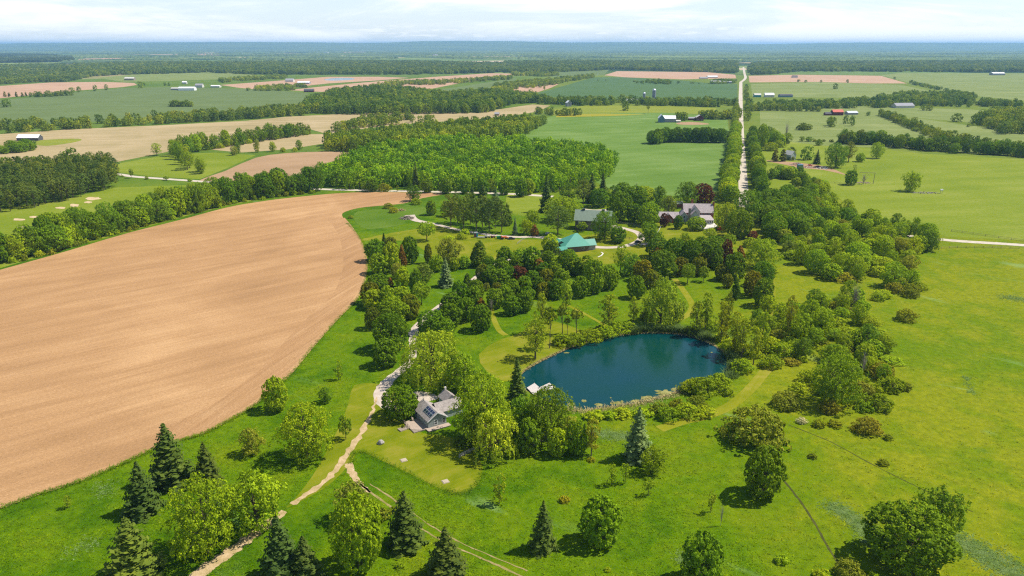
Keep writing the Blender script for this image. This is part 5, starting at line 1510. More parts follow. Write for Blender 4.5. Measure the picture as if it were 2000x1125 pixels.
MB().box(-1.58, 1.58, -0.78, 0.78, 0, 0.3).build('soil', OLDW, pb)
plant('H', G(787, 836), 1.3, 1.2, 'small dark shrub in the planter by the cottage deck')
bench = empty('garden_bench', tuple(G(806, 822) + np.array([0, 0, 0.37])), rz + 1.2)
tag(bench, 'small wooden bench on the shaded cottage deck', 'bench')
MB().box(-0.8, 0.8, -0.25, 0.25, 0.42, 0.48).build('seat', OLDW, bench)
MB().box(-0.8, 0.8, 0.25, 0.31, 0.48, 0.95).build('backrest', OLDW, bench)
for x in (-0.7, 0.7):
    MB().box(x - 0.05, x + 0.05, -0.22, 0.28, 0, 0.42).build('leg', OLDW, bench)

# boulder, stone pads, log fence
def boulder(px, py, r, label, seed=0, mat=ROCK):
    rg_ = np.random.default_rng(seed)
    me = bpy.data.meshes.new('boulder')
    import bmesh
    bm = bmesh.new(); bmesh.ops.create_icosphere(bm, subdivisions=3, radius=1)
    ph = rg_.uniform(0, 6, 6)
    for v in bm.verts:
        c = v.co
        k = 1 + 0.16 * math.sin(c.x * 3 + ph[0]) + 0.14 * math.sin(c.y * 4 + ph[1]) + 0.12 * math.sin(c.z * 4 + ph[2] + c.x * 2) + 0.05 * math.sin(9 * c.x + 7 * c.y + ph[3])
        v.co = Vector((c.x * r * k, c.y * r * 0.85 * k, max(c.z * r * 0.85 * k, -0.3 * r)))
    bm.to_mesh(me); bm.free(); me.materials.append(mat)
    o = link('boulder', me, None, tuple(G(px, py) + np.array([0, 0, 0.25 * r])))
    return tag(o, label, 'boulder')


boulder(743, 867, 1.0, 'pale rounded boulder on the cottage lawn', 3)
for cx, cy, lab in ((788.5, 899, 'square pale stone slab nearer the track on the lawn'), (870, 940.5, 'square pale stone slab at the far rim of the lawn')):
    c = G(cx, cy)
    o = MB().box(-0.75, 0.75, -0.75, 0.75, 0.0, 0.16).box(-0.9, 0.9, -0.9, 0.9, -0.02, 0.05).build('stone_slab', SLABM)
    o.location = (c[0], c[1], 0.02); o.rotation_euler = (0, 0, 0.5)
    tag(o, lab, 'stone slab')


def rail_fence(pts, label, step=2.6, h=1.1, rails=3, mat=OLDW, name='rail_fence', zig=0.0, r=0.06):
    g = [G(*p) for p in pts]
    root = empty(name, (g[0][0], g[0][1], 0))
    tag(root, label, 'fence')
    pl = []
    for a, b in zip(g[:-1], g[1:]):
        n = max(1, int(round(np.linalg.norm(b - a) / step)))
        pl += [a + (b - a) * i / n for i in range(n)]
    pl.append(g[-1])
    pl = [p - g[0] for p in pl]
    for i, p in enumerate(pl):
        MB().beam((p[0], p[1], -0.2), (p[0], p[1], h), r * 1.25, r * 1.1, 6).build('post', mat, root)
    rlm = MB()
    for a, b in zip(pl[:-1], pl[1:]):
        for k in range(rails):
            z = h * (0.3 + 0.6 * k / max(rails - 1, 1))
            rlm.beam((a[0], a[1], z), (b[0], b[1], z + RNG.uniform(-.05, .05)), r * 0.8, r * 0.7, 5)
    rlm.build('rails', mat, root)
    return root


rail_fence([(1030, 878), (1048, 868), (1086, 851)], 'weathered log fence between small trees near the pond', 2.4, 1.3, 3, GREYW, r=0.12)
rail_fence([(897, 894), (918, 884), (942, 876)], 'log fence in the shade under the yellow willow', 2.4, 1.2, 3, GREYW, r=0.12)
rail_fence([(1858, 452), (1900, 458), (1950, 465), (2000, 472)], 'wire and post fence above the right gravel road', 6, 1.3, 2, OLDW, 'post_fence', r=0.09)
rail_fence([(1838, 486), (1870, 484), (1920, 484), (1990, 486)], 'old post fence below the right gravel road', 5, 1.1, 2, OLDW, 'post_fence', r=0.09)
rail_fence([(1175, 434), (1200, 436), (1250, 442)], 'paddock fence behind the loop of the driveway', 4, 1.4, 3, OLDW, r=0.08)
rail_fence([(1222, 466), (1237, 468)], 'short fence on the grass inside the driveway loop', 3, 1.3, 3, OLDW, r=0.08)
rail_fence([(1291, 443), (1285, 455), (1275, 468)], 'white garden fence left of the house lawn', 3, 1.1, 2, TRIM, 'garden_fence', r=0.07)
rail_fence([(1010, 477), (1022, 468), (1033, 464)], 'short pale rail fence by the driveway entrance', 3, 1.1, 2, GREYW, 'entrance_fence', r=0.07)
rail_fence([(1605, 358), (1630, 358), (1650, 360)], 'sagging wire fence beside the lone tree', 5, 1.2, 2, OLDW, 'post_fence', r=0.07)
rail_fence([(1500, 322), (1518, 324), (1531, 328)], 'wooden fence in front of the derelict yard', 4, 1.2, 2, OLDW, 'yard_fence', r=0.08)

# docks on the pond
for k, (c4, lab) in enumerate((([(1029, 757), (1044, 748), (1058, 760), (1042, 771)], 'pale wooden dock at the pond edge beside the tall spruce'), ([(1052, 757), (1073, 747.5), (1086, 757), (1064, 764)], 'pale wooden dock reaching farthest into the pond'))):
    g4 = [G(*q, 0.3) for q in c4]
    root = empty('dock', (g4[0][0], g4[0][1], 0)); tag(root, lab, 'dock')
    q4 = [q - g4[0] for q in g4]
    bd = MB()
    for i in range(22):
        s0, s1 = i / 22, (i + 0.9) / 22
        P0, P1 = q4[0] + (q4[1] - q4[0]) * s0, q4[3] + (q4[2] - q4[3]) * s0
        R0, R1 = q4[0] + (q4[1] - q4[0]) * s1, q4[3] + (q4[2] - q4[3]) * s1
        Q = [np.array([p_[0], p_[1], 0.3]) for p_ in (P0, P1, R1, R0)]
        bd.slab(Q, 0.06)
    tag(bd.build('planks', PALEW, root), kind='stuff')
    for q in q4:
        MB().beam((q[0] * .97, q[1] * .97, -1.5), (q[0] * .97, q[1] * .97, 0.55), 0.09, 0.09, 6).build('post', OLDW, root)

# ---- green roofed barn
a, b = G(1123, 448), G(1191, 451.5)
rzb = math.atan2(b[1] - a[1], b[0] - a[0])
LB = float(np.hypot(*(b - a)[:2]))
barn = empty('green_roofed_barn', (a[0], a[1], 0), rzb)
tag(barn, 'long dark timber barn with a pale sage green metal roof', 'barn')
gable(barn, 0, LB, 0, 10, 6.6, 11.6, 'x', BARNW, GREENROOF, 0.8)
for x in (4.5, LB - 5):
    MB().box(x - 0.9, x + 0.9, 4.5, 5.5, 11.3, 12.5).build('roof_vent', CARP, barn)
MB().box(7.6, 11.4, -0.14, -0.02, 0, 4.4).build('barn_door', OLDW, barn)
MB().box(1.8, 6.0, -0.10, -0.02, 4.6, 5.3).build('window_strip', ALU, barn)
for x in (14, 17.5):
    window(barn, ('y-', 0, 0), x, 1.1, 1.2, 2.2)
bb = MB()
for i in range(int(LB / 0.9)):
    bb.box(i * 0.9 + 0.1, i * 0.9 + 0.22, -0.06, 0.0, 0, 6.3)
tag(bb.build('battens', BARNW, barn), kind='stuff')
rb = MB()
for i in range(int(LB / 0.8)):
    x = i * 0.8
    rb.slab([(x, -0.78, 6.6 - 0.77 + 0.24), (x + 0.08, -0.78, 6.6 - 0.77 + 0.24), (x + 0.08, 4.98, 11.6 + 0.22), (x, 4.98, 11.6 + 0.22)], 0.05)
tag(rb.build('roof_seams', GREENROOF, barn), kind='stuff')

# ---- teal roofed building: hipped hall, timber wing, low wing
a, b = G(1103, 494), G(1146, 491)
tb = empty('teal_roofed_barn', (a[0], a[1], 0), math.atan2(b[1] - a[1], b[0] - a[0]) + 0.06)
tag(tb, 'teal metal roofed stable beside the looping driveway', 'barn')


def hip(parent, x0, x1, y0, y1, eave, apex_pts, wall, roof, oh=0.7, wname='wall', rname='roof'):
    MB().box(x0, x1, y0, y1, -0.3, eave).build(wname, wall, parent)
    X0, X1, Y0, Y1 = x0 - oh, x1 + oh, y0 - oh, y1 + oh
    e = eave + 0.02
    (ax, ay, az), (bx_, by, bz) = apex_pts
    m = MB()
    vs = [(X0, Y0, e), (X1, Y0, e), (X1, Y1, e), (X0, Y1, e), (ax, ay, az), (bx_, by, bz)]
    m.add(vs, [(0, 1, 5, 4), (1, 2, 5), (2, 3, 4, 5), (3, 0, 4), (3, 2, 1, 0)])
    m.build(rname, roof, parent)


hip(tb, 0, 14.5, 0, 13, 3.2, ((9.6, 8.5, 8.6), (11.0, 8.5, 8.6)), BARNW, TEALROOF, 0.8)
gable(tb, 13.5, 19.0, 1.0, 7.0, 3.2, 5.6, 'x', GREYW, TEALROOF, 0.6, wname='timber_wing', rname='wing_roof')
gable(tb, -3.5, 4.0, 6.5, 13.5, 3.4, 5.2, 'y', BARNW, TEALROOF, 0.6, wname='low_wing', rname='low_wing_roof')
gable(tb, -6.5, 0.2, -3.0, 3.0, 2.6, 3.7, 'x', BARNW, TEALROOF, 0.5, wname='lean_to', rname='lean_to_roof')
MB().box(19.01, 19.1, 2.6, 5.2, 0, 2.6).build('barn_door', OLDW, tb)
window(tb, ('y-', 0, 0), 11, 1.4, 1.0, 1.4)
bw = MB()
for i in range(12):
    y = 1.1 + i * 0.5
    bw.box(19.0, 19.06, y, y + 0.08, 0, 3.2 + 0.79 * min(y - 1, 7 - y) - 0.1)
tag(bw.build('battens', GREYW, tb), kind='stuff')
st = strip_sheet('stone_edging', [p_[:2] for p_ in (G(1168, 502.5), G(1175, 499), G(1178, 495), G(1174, 492.5))], 0.8, 0.12, CONC, 'curved pale stone edging beside the teal roofed stable')

# ---- the big brick house
a = G(1345, 436)
hs = empty('brick_house', (a[0], a[1], 0), -0.06)
tag(hs, 'large brick and board house with steep pinkish shingle roofs', 'house')
gable(hs, -2.5, 16.0, 4.5, 14.0, 6.4, 11.0, 'x', BRICK, HSHINGLE, 0.5)
gable(hs, 0.6, 6.6, -0.6, 9.0, 5.2, 8.4, 'y', SIDEGREEN, HSHINGLE, 0.4, wname='front_wing', rname='front_wing_roof')
gable(hs, -5.6, -0.8, 0.0, 9.0, 4.8, 7.4, 'y', SIDEGREEN, HSHINGLE, 0.4, wname='side_wing', rname='side_wing_roof')
gable(hs, 1.2, 7.4, 3.6, 8.9, 7.0, 10.6, 'y', SIDEGREEN, HSHINGLE, 0.3, wname='dormer', rname='dormer_roof')
gable(hs, -20.0, -6.5, 1.0, 9.0, 3.0, 6.2, 'x', BRICK, HSHINGLE, 0.5, wname='garage_wing', rname='garage_roof')
gable(hs, -16.0, -10.0, -0.6, 5.0, 3.0, 6.0, 'y', BRICK, HSHINGLE, 0.4, wname='garage_front', rname='garage_front_roof')
MB().box(7.2, 15.4, -2.2, 4.45, -0.3, 2.7).build('sunroom', TRIM, hs)
sr = MB()
sr.slab([(6.9, -2.7, 2.9), (15.8, -2.7, 2.9), (14.2, 4.4, 4.9), (6.9, 4.4, 4.9)], 0.15)
sr.slab([(15.8, -2.7, 2.9), (15.8, 4.4, 2.9), (14.2, 4.4, 4.9)] + [(14.2, 4.4, 4.9)], 0.12)
sr.build('sunroom_roof', HSHINGLE, hs)
for i in range(7):
    window(hs, ('y-', -2.2, 0), 8.0 + i * 1.1, 0.75, 1.6, 0.7, sash=False)
MB().box(-0.75, 0.55, -1.4, -0.05, -0.3, 10.0).box(-1.3, 1.1, -1.6, -0.0, -0.3, 3.4).build('stone_chimney', STONE, hs)
MB().box(16.2, 17.3, 8.2, 9.6, -0.3, 12.4).build('end_chimney', BRICK, hs)
MB().box(3.0, 4.2, 12.0, 13.2, 8, 13.2).build('rear_chimney', BRICK, hs)
for x, z in ((3.6, 0.9), (3.6, 3.4), (-3.2, 0.9), (-3.2, 3.3)):
    window(hs, ('y-', -0.6 if x > 0 else 0.0, 0), x, 1.0, 1.5, z)
for x in (-14.4, -11.7, -18, -8.2):
    window(hs, ('y-', -0.6 if -16 < x < -10 else 1.0, 0), x, 1.0, 1.5, 0.9)
for x in (9, 11.2, 13.4):
    window(hs, ('y-', 4.5, 0), x, 0.9, 0.9, 5.1)
terr = sheet('terrace', ground_poly([(1365, 439), (1395, 436), (1402, 442), (1380, 448), (1362, 447)]), 0.05, CONC, 'pale stone terrace before the sunroom')
for i, (px, py) in enumerate(((1340, 438), (1330, 441), (1350, 441), (1400, 447), (1412, 447), (1318, 439), (1308, 440))):
    s_ = 'hyHhHyh'[i]
    plant(s_, G(px, py), 1.6, 3.0, f'{SORT[s_][4]} in the flower border before the brick house', 'border shrubs before the brick house')
pk = plant('e', G(1406, 448), 1.6, 3.6, 'low pink blossoming bush right of the terrace')
for c in pk.children:
    if c.name.startswith('crown'): c.color = (0.55, 0.17, 0.2, 1)
pt = empty('patio_set', tuple(G(1386, 457)), 0.2)
tag(pt, 'white garden table set under the small lawn tree', 'garden table')
MB().lathe([(1.1, 0.70), (1.1, 0.76)], 14).build('table_top', TRIM, pt)
MB().beam((0, 0, 0), (0, 0, 0.7), 0.12, 0.1, 8).build('table_leg', TRIM, pt)
for k in range(4):
    an = k * math.pi / 2 + 0.4
    cx, cy = 1.9 * math.cos(an), 1.9 * math.sin(an)
    c_ = empty('garden_chair', tuple(G(1386, 457) + np.array([cx, cy, 0])), an - math.pi / 2)
    tag(c_, 'white garden chair round the white lawn table', 'chair', 'white chairs round the lawn table')
    MB().box(-0.3, 0.3, -0.3, 0.3, 0.40, 0.46).build('seat', TRIM, c_)
    MB().box(-0.3, 0.3, 0.28, 0.34, 0.46, 1.0).build('backrest', TRIM, c_)
    for x in (-.26, .26):
        for y in (-.26, .26):
            MB().box(x - .03, x + .03, y - .03, y + .03, 0, .40).build('leg', TRIM, c_)
gh = empty('garage_shed', tuple(G(1324, 404)), 0.1)
tag(gh, 'small shed with a pale roof behind the brick house', 'shed')
gable(gh, -3, 3, -2, 3, 2.6, 3.8, 'x', BRICK, CREAM, 0.4)

# ---- small machines by the lane
pt = empty('portable_toilet', tuple(G(929.5, 463)), 0.25)
tag(pt, 'turquoise portable toilet cabin with a dark red door', 'toilet cabin')
MB().box(-1.1, 1.1, -1.1, 1.1, 0, 2.7).build('cabin', TURQ, pt)
MB().prism([(-1.2, 2.7), (1.2, 2.7), (1.0, 3.0), (-1.0, 3.0)], -1.2, 1.2).build('roof', ALU, pt)
MB().box(-1.16, -0.05, -1.18, -1.1, 0.1, 2.55).build('door', DRKRED, pt)
MB().beam((0.9, 0.9, 2.9), (0.9, 0.9, 3.6), 0.07, 0.07, 6).build('vent_pipe', ALU, pt)


def wheel(parent, x, y, r, w, mat=BLACK):
    o = MB()
    prof = 12
    vs, fs = [], []
    for s in (-1, 1):
        for i in range(prof):
            a_ = 2 * math.pi * i / prof
            vs.append((x + r * math.cos(a_), y + s * w / 2, r + r * math.sin(a_)))
    fs = [(i, (i + 1) % prof, prof + (i + 1) % prof, prof + i) for i in range(prof)] + [tuple(range(prof - 1, -1, -1)), tuple(range(prof, 2 * prof))]
    o.add(vs, fs)
    return o.build('wheel', mat, parent)


tr = empty('flat_trailer', tuple(G(941, 465)), 0.0)
tag(tr, 'flat pale trailer parked beside the turquoise cabin', 'trailer')
MB().box(-2.4, 2.0, -0.95, 0.95, 0.6, 0.75).box(-2.4, -2.3, -0.95, 0.95, 0.75, 1.1).build('bed', ALU, tr)
MB().beam((2.0, 0, 0.6), (3.4, 0, 0.5), 0.07, 0.05, 6).build('drawbar', CARP, tr)
for y in (-1.05, 1.05): wheel(tr, -0.3, y, 0.33, 0.2)
for px, py, mt, lab, s_ in ((952, 464.5, CREAM, 'small pale tractor beside the flat trailer', 0.9), (984, 467, ORANGE, 'orange tractor with a front loader by the lane', 1.15), (963, 464.5, DRKRED, 'small dark red tractor between trailer and green bin', 0.75)):
    t_ = empty('tractor', tuple(G(px, py)), 0.35)
    t_.scale = (s_, s_, s_)
    tag(t_, lab, 'tractor')
    MB().prism([(-0.4, 0.8), (1.6, 0.8), (1.6, 1.25), (1.3, 1.45), (0.0, 1.5), (-0.4, 1.4)], -0.4, 0.4).build('bonnet', mt, t_)
    MB().box(-1.3, -0.4, -0.35, 0.35, 0.8, 1.05).box(-1.3, -1.15, -0.35, 0.35, 1.05, 1.6).build('seat', BLACK, t_)
    MB().prism([(-1.7, 1.2), (-1.3, 1.65), (-0.7, 1.65), (-0.4, 1.2)], -0.95, -0.45).prism([(-1.7, 1.2), (-1.3, 1.65), (-0.7, 1.65), (-0.4, 1.2)], 0.45, 0.95).build('mudguard', mt, t_)
    MB().beam((-1.3, -0.5, 1.5), (-1.3, -0.5, 2.5), 0.05).beam((-1.3, 0.5, 1.5), (-1.3, 0.5, 2.5), 0.05).beam((-1.3, -0.5, 2.5), (-1.3, 0.5, 2.5), 0.05).build('roll_bar', mt, t_)
    for y in (-0.7, 0.7): wheel(t_, -1.0, y, 0.72, 0.4)
    for y in (-0.55, 0.55): wheel(t_, 1.2, y, 0.42, 0.25)
    if mt is ORANGE:
        MB().beam((0.6, -0.6, 1.2), (2.5, -0.6, 0.6), 0.08).beam((0.6, 0.6, 1.2), (2.5, 0.6, 0.6), 0.08).build('loader_arm', mt, t_)
        MB().prism([(2.4, 0.1), (3.2, 0.1), (3.0, 0.25), (2.6, 0.8), (2.4, 0.8)], -1.0, 1.0).build('bucket', mt, t_)
bn = empty('waste_bin', tuple(G(974, 466.5)), 0.1)
tag(bn, 'green waste container beside the orange tractor', 'container')
MB().prism([(-1.0, 0), (1.0, 0), (1.2, 1.6), (-1.2, 1.6)], -0.9, 0.9).build('body', GREENP, bn)
MB().box(-1.25, 1.25, -0.95, 0.95, 1.6, 1.75).build('lid', GREENP, bn)


def car(px, py, rot, paint, label, s=1.0):
    c = empty('parked_car', tuple(G(px, py)), rot); tag(c, label, 'car'); c.scale = (s, s, s)
    MB().prism([(-2.1, 0.35), (2.1, 0.35), (2.15, 0.7), (1.1, 0.88), (-2.05, 0.9)], -0.85, 0.85).build('body', paint, c)
    MB().prism([(-1.7, 0.9), (0.9, 0.88), (0.3, 1.42), (-1.3, 1.42)], -0.72, 0.72).build('cabin', GLASS, c)
    MB().box(-1.25, 0.28, -0.70, 0.70, 1.425, 1.47).build('roof', paint, c)
    for x in (-1.3, 1.3):
        for y in (-0.8, 0.8): wheel(c, x, y, 0.33, 0.22)
    return c


car(999, 467.5, 0.15, CARP, 'dark grey car parked beside the orange tractor')
car(1071, 458, 0.5, SILVER, 'silver car parked in the shade under the big pine')
car(1246, 474, 0.6, CARP, 'dark car parked on the bend of the driveway')
pav = empty('garden_arbour', tuple(G(1260, 481)), 0.1)
tag(pav, 'grey timber bench frame by the driveway bend', 'bench')
MB().box(-2.6, 2.6, -0.5, 0.5, 0.9, 1.1).box(-2.6, 2.6, 0.5, 0.6, 1.1, 2.0).build('seat', GREYW, pav)
for x in (-2.4, 0, 2.4): MB().box(x - .15, x + .15, -.45, .45, 0, .9).build('leg', GREYW, pav)
rubble = MB()
rg_ = np.random.default_rng(4)
def heap(name, px, py, rx_, ry_, h, n, mat, label, seed, cat='heap', sz=0.5):
    rg_ = np.random.default_rng(seed); m = MB()
    for _ in range(n):
        an, q = rg_.uniform(0, 6.28), math.sqrt(rg_.uniform())
        x, y = rx_ * q * math.cos(an), ry_ * q * math.sin(an); z = h * (1 - q) * rg_.uniform(0.5, 1.1)
        d = unit(rg_.normal(size=3) * [1, 1, 0.5]); l = sz * rg_.uniform(0.6, 2.2)
        m.beam((x, y, max(z, 0.05)), (x + d[0] * l, y + d[1] * l, max(0.05, z + d[2] * l)), sz * 0.28, sz * 0.16, 5)
    o = m.build(name, mat); o.location = tuple(G(px, py)); tag(o, label, cat); return o


heap('brush_heap', 795, 427, 4.5, 4, 2.2, 160, OLDW, 'heap of cut brush beside the end of the gravel lane', 1, sz=0.8)
heap('brush_heap', 783, 411, 3.0, 3, 1.0, 60, DIRT, 'low rusty brush heap behind the lane end', 2, sz=0.8)

# ---- farms and houses farther off
def far_house(name, label, cat, px, py, rot, L, Wd, eave, ridge, wall, roof, axis='x', wins=0, ox=0, group=None):
    c = G(px, py); e = empty(name, (c[0], c[1], 0), rot); tag(e, label, cat, group)
    gable(e, -L / 2, L / 2, 0, Wd, eave, ridge, axis, wall, roof, 0.4)
    for i in range(wins):
        x = -L / 2 + L * (i + 0.5) / wins
        window(e, ('y-', 0, 0), x, 1.2, 1.4, 1.0)
    return e


def silo(px, py, r, h, label):
    c = G(px, py); e = empty('silo', (c[0], c[1], 0)); tag(e, label, 'silo')
    MB().lathe([(r, -0.2), (r, h)], 18).build('tower', SILO, e)
    MB().lathe([(r * 1.03, h), (r * 0.97, h + r * 0.4), (r * 0.7, h + r * 0.75), (r * 0.3, h + r * 0.95), (0.05, h + r)], 18).build('dome', SILVER, e)
    m = MB()
    for i in range(1, 9): m.lathe([(r * 1.01, h * i / 9), (r * 1.01, h * i / 9 + 0.15)], 18)
    m.build('hoops', SILO, e)


silo(1276.5, 199.5, 3.6, 23, 'taller grey silo with a silver dome before the crop field')
silo(1257.5, 198, 2.8, 15.5, 'shorter grey silo with a silver dome before the crop field')
far_house('white_barn', 'long white roofed barn at the far left beside a copse', 'barn', 54, 275, 0.0, 26, 10, 3.6, 7.0, DARKROOF, WHITEM)
wb = far_house('white_roofed_barn', 'grey barn with white metal roofs below the hay field edge', 'barn', 1305, 239, -0.08, 22, 12, 5.5, 9.5, GREYROOF, WHITEM)
gable(wb, -14.5, -6, -4, 9, 6.5, 11.5, 'y', BLUEP, WHITEM, 0.5, wname='cross_wing', rname='cross_roof')
gable(wb, 11.5, 18, -1.5, 4, 2.4, 3.4, 'x', CREAM, CONC, 0.3, wname='lean_to', rname='lean_to_roof')
sheet('barn_yard', ground_poly([(1322, 240), (1345, 238), (1375, 240), (1385, 243), (1350, 244), (1325, 243)], 2), 0.08, SOIL2, 'bare earth yard beside the white roofed barn')
far_house('maroon_house', 'small maroon farmhouse with a pale roof among trees', 'house', 1367, 236, 0.0, 11, 9, 5, 8.5, MAROON, CREAM, 'y', 2)
far_house('maroon_shed', 'low shed left of the maroon farmhouse', 'shed', 1355, 235, 0.0, 16, 7, 3, 4.6, MAROON, GREYROOF)
far_house('farm_shed', 'low white shed roofs left of the silos', 'shed', 1237, 200, -0.05, 34, 12, 4, 6.5, CREAM, WHITEM)
far_house('white_shed', 'small tall white shed above the hay field corner', 'shed', 1112, 208, 0.3, 9, 9, 7, 10.5, GREYROOF, WHITEM, 'y')
for i, (px, py, L, wd, ev, rg2, wl, rf, lab, cat) in enumerate([
    (1399, 163, 34, 14, 5, 8, WHITEM, GREYROOF, 'white farm shed nearest the end of the long road', 'shed'),
    (1392, 152, 40, 14, 4, 7, CREAM, WHITEM, 'long white barn beyond the deep green crop', 'barn'),
    (1375, 154, 30, 12, 3.5, 6, CREAM, GREYROOF, 'low pale barn left of the long white barn', 'barn'),
    (1421, 163, 26, 12, 4, 6.5, BLUEP, GREYROOF, 'grey blue shed beside the end of the long road', 'shed'),
    (1407, 132, 30, 14, 5, 8, CREAM, WHITEM, 'tiny white barn before the far woods', 'barn'),
    (1480, 190, 16, 12, 5, 8, TURQ, CREAM, 'teal sided shed right of the road', 'shed'),
    (1503, 190, 22, 12, 5, 9, CREAM, WHITEM, 'white farmhouse right of the teal shed', 'house'),
    (1536, 190, 32, 12, 4, 6.5, BLUEP, DARKROOF, 'long dark roofed shed right of the white farmhouse', 'shed'),
    (1553, 152, 20, 12, 5, 8, CREAM, DARKROOF, 'small dark roofed barn on the reddish field', 'barn'),
    (1951, 147, 54, 22, 7, 11, GREYROOF, WHITEM, 'white roofed barn on the far right pasture', 'barn'),
    (1995, 135, 60, 22, 6, 9, CREAM, WHITEM, 'long white barn at the far right edge', 'barn'),
    (1768, 211, 40, 16, 4, 8.5, CREAM, GREYROOF, 'long grey roofed house among trees on the right', 'house'),
    (1666, 224, 20, 11, 3, 5.5, GREYROOF, SILVER, 'low grey house beside the red barn', 'house'),
    (1953, 245, 34, 9, 2.6, 4.2, GREYROOF, CREAM, 'row of low pale sheds near the right edge', 'shed'),
    (1961, 247, 12, 8, 2.6, 4.2, CREAM, WHITEM, 'white cabin before the row of low sheds', 'cabin'),
    (1964, 243, 12, 9, 4, 7, OLDW, OLDW, 'brown shed behind the row of low sheds', 'shed'),
    (1998, 244, 12, 9, 4, 7, OLDW, REDROOF, 'small reddish shed at the right edge', 'shed'),
    (364, 177, 44, 18, 6, 9, WHITEM, WHITEM, 'large white barn behind the dusty green crop', 'barn'),
    (345, 176, 34, 14, 4, 6, GREYROOF, CREAM, 'low pale sheds left of the large white barn', 'shed'),
    (388, 171, 22, 13, 6, 10, CREAM, GREYROOF, 'cream farmhouse right of the large white barn', 'house'),
    (420, 171, 28, 12, 4, 6, CREAM, WHITEM, 'white shed at the right end of the far farm', 'shed'),
    (360, 164, 14, 10, 5, 8, CREAM, WHITEM, 'small white house above the far farm', 'house'),
    (252, 157, 34, 16, 6, 10, OLDW, CREAM, 'brown and white house on the green hillside', 'house'),
    (592, 164, 40, 18, 4, 7, GREYROOF, WHITEM, 'dark farm building with a white roof on the pink field', 'barn'),
    (565, 160, 28, 16, 5, 10, CREAM, GREYROOF, 'cream farmhouse among trees by the pink field', 'house'),
    (603, 180, 26, 14, 4, 7.5, MAROON, DARKROOF, 'small dark house at the edge of the crop field', 'house'),
    (712, 177, 14, 12, 6, 9, CREAM, CREAM, 'cream house half hidden in the middle wood', 'house'),
    (761, 178, 14, 12, 6, 9, CREAM, CREAM, 'tan house at the upper edge of the middle wood', 'house'),
    (970, 226, 8, 8, 3, 5, OLDW, GREYROOF, 'small shed by the hedge of the middle wood', 'shed'),
    (24, 149, 34, 16, 6, 10, OLDW, CREAM, 'tan roofed house in the far left hamlet', 'house'),
    (42, 141, 30, 16, 6, 10, CREAM, WHITEM, 'white house in the far left hamlet', 'house'),
    (67, 138, 44, 18, 6, 10, CREAM, WHITEM, 'long white house above the far left hamlet', 'house'),
    (98, 140, 26, 16, 6, 10, CREAM, REDROOF, 'red roofed house in the far left hamlet', 'house'),
    (140, 147, 36, 16, 6, 10, CREAM, REDROOF, 'red roofed house at the right end of the hamlet', 'house'),
    (90, 157, 34, 16, 5, 9, CREAM, GREYROOF, 'grey roofed house below the far left hamlet', 'house'),
    (75, 159, 26, 14, 5, 9, OLDW, REDROOF, 'small red roofed barn below the far left hamlet', 'barn'),
]):
    far_house({'house': 'farmhouse', 'barn': 'far_barn', 'shed': 'farm_shed', 'cabin': 'cabin'}[cat], lab, cat, px, py, RNG.uniform(-0.15, 0.15), L * 0.9, wd, ev, rg2, wl, rf, 'x')
rbn = far_house('red_roofed_barn', 'dark barn with a bright red metal roof', 'barn', 1637, 225.5, 0.02, 17, 11, 5.5, 9.0, MAROON, REDROOF)
gable(rbn, -21, -9.2, 0, 8, 2.6, 5.0, 'x', MAROON, DARKROOF, 0.4, wname='lean_to', rname='lean_to_roof')
# derelict yard
far_house('old_house', 'small pale teal gabled house at the derelict yard', 'house', 1549, 313, 0.5, 7, 9, 5.5, 9.0, SIDEGREEN, CREAM, 'y', 1)
o = MB().box(-2.3, 2.3, -2, 2, 0, 4.2).box(-2.4, 2.4, -2.1, 2.1, 4.2, 4.35).build('storage_box', BLUEP)
o.location = tuple(G(1562, 330)); tag(o, 'blue grey storage box standing before the scrap heaps', 'container')
heap('scrap_heap', 1556, 322, 6, 6, 2.6, 90, DEBRIS, 'pale scrap heap before the small teal house', 5, sz=1.0)
heap('scrap_heap', 1578, 327, 9, 5, 1.4, 90, DEBRIS, 'low scattered scrap heap right of the storage box', 6, sz=0.9)
heap('scrap_heap', 1606, 329, 5, 5, 2.0, 60, CREAM, 'pile of leaning pale boards at the yard end', 7, sz=1.1)
car(1598, 327, 0.4, DRKRED, 'dark red wrecked car in the derelict yard', 1.2)
car(1582, 324, 0.1, ORANGE, 'orange wrecked car among the scrap', 1.0)
sheet('dirt_yard', ground_poly([(1500, 313), (1530, 315), (1560, 318), (1612, 325), (1650, 340), (1652, 342), (1608, 332), (1560, 328), (1535, 322), (1500, 315.5)], 2), 0.06, SOIL2, 'bare dirt of the derelict yard')
fr = empty('timber_frame', tuple(G(1690, 359)), -0.2)
tag(fr, 'collapsed timber frame beside the lone round tree', 'frame')
MB().beam((6, 0, -0.2), (6.4, 0, 9.5), 0.22, 0.18).build('post', OLDW, fr)
MB().beam((-5, 2, 9.0), (6.4, 0, 9.3), 0.16, 0.16).beam((-5, 2, 9.0), (-4.5, 2.2, 6.6), 0.12, 0.12).beam((0, 1, 9.1), (3, 1, 6.5), 0.1, 0.1).build('beam', OLDW, fr)
heap('stone_heap', 1684, 357.5, 7, 3, 1.0, 60, DEBRIS, 'scatter of pale stones under the timber frame', 9, sz=0.8)
heap('rock_pile', 1806, 377, 11, 3, 0.9, 90, ROCK, 'long low pile of grey rocks beside the leaning tree', 10, sz=0.8)
tk = empty('water_trough', tuple(G(1838, 378)), 0.0)
tag(tk, 'small white trough on legs in the right pasture', 'trough')
MB().prism([(-0.9, 2.4), (0.9, 2.4), (1.0, 3.4), (-1.0, 3.4)], -0.6, 0.6).build('tub', TRIM, tk)
for x in (-.7, .7): MB().beam((x, 0, -0.1), (x, 0, 2.4), 0.1, 0.1).build('leg', OLDW, tk)
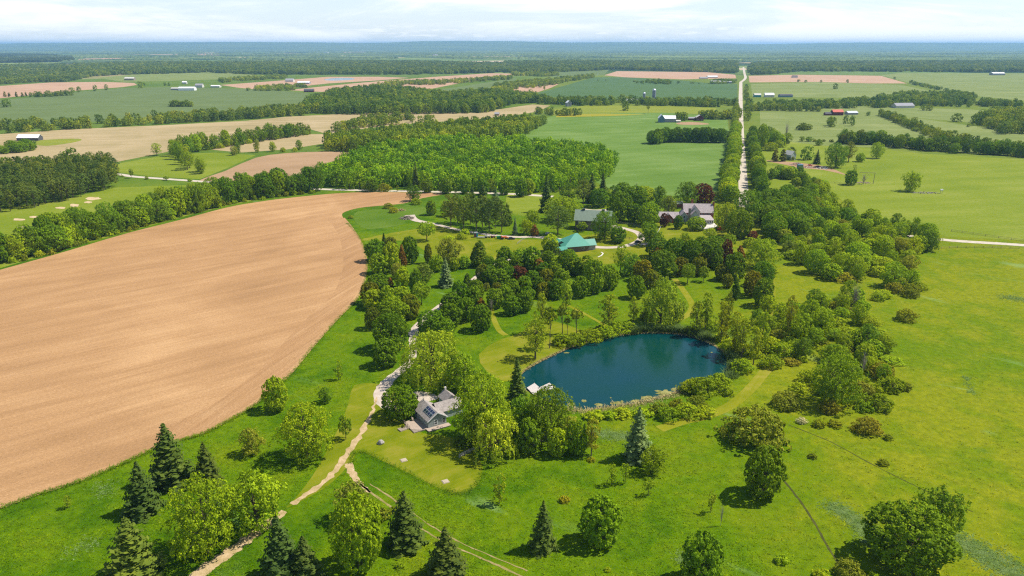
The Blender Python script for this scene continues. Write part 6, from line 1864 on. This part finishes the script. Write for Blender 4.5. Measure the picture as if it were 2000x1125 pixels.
pool_ = ground_poly([(633, 155.5), (650, 152.8), (680, 152), (693, 154), (680, 156.5), (645, 157.5)], 3)
sheet('far_pond', pool_, 0.16, SILVER if False else plain('far_water', (0.10, 0.13, 0.16), 0.15, 0.5, 0.1, 0.01), 'small pale pond by the far farm')
# pale specks of towns on the plain
rgt = np.random.default_rng(44)
for i, (px, py) in enumerate([(40, 94), (60, 96), (36, 92), (300, 99), (420, 97), (440, 98), (455, 99), (470, 98), (480, 98), (505, 97), (560, 97), (590, 96), (635, 96), (640, 95.5), (780, 95), (790, 95), (787, 96), (870, 90), (880, 91), (932, 91), (980, 95), (1140, 98), (1148, 98), (1154, 98), (1310, 93), (1345, 93), (1380, 92), (1395, 93), (1540, 93), (1546, 94), (1570, 92), (1660, 92), (1750, 93), (1880, 93), (1960, 96), (850, 111), (637, 106), (155, 93), (200, 93), (385, 94), (1425, 91)]):
    c = G(px, max(py, 94.5)); s_ = np.hypot(c[0], c[1]) / 1000.0
    o = MB().prism([(-3.2 * s_, 0), (3.2 * s_, 0), (3.2 * s_, 0.9 * s_), (0, 1.5 * s_), (-3.2 * s_, 0.9 * s_)], -1.5 * s_, 1.5 * s_).build('far_building', WHITEM)
    o.location = (c[0], c[1], 12.0); tag(o, 'white speck of a building far off on the plain', 'building', 'white buildings far off on the plain')
# utility poles along the straight road
for px, py, lab in ((1417, 372, 'utility pole left of the straight road behind the copper tree'), (1012, 352, 'utility pole before the lime green wood'), (1242, 386, 'utility pole behind the round trees by the house'), (1487, 405, 'utility pole right of the straight road')):
    c = G(px, py); e = empty('utility_pole', (c[0], c[1], 0)); tag(e, lab, 'pole')
    MB().beam((0, 0, -0.3), (0, 0, 11), 0.2, 0.13, 7).build('post', OLDW, e)
    MB().box(-1.2, 1.2, -0.08, 0.08, 10.2, 10.4).build('crossarm', OLDW, e)


# ------------------------------------------------------------------ air
HZ, nt = new_mat('haze_air')
vol = nt.n('ShaderNodeVolumePrincipled', None, Density=5.2e-5, Anisotropy=0.1)
vol.inputs['Color'].default_value = (0.33, 0.60, 1.0, 1)
o_ = nt.n('ShaderNodeOutputMaterial')
nt.t.links.new(vol.outputs[0], o_.inputs['Volume'])
hz = MB().box(-46000, 46000, -3500, 46500, -4.0, 228.0)
tag(hz.build('haze', HZ), 'thin blue air over the whole landscape', kind='stuff')
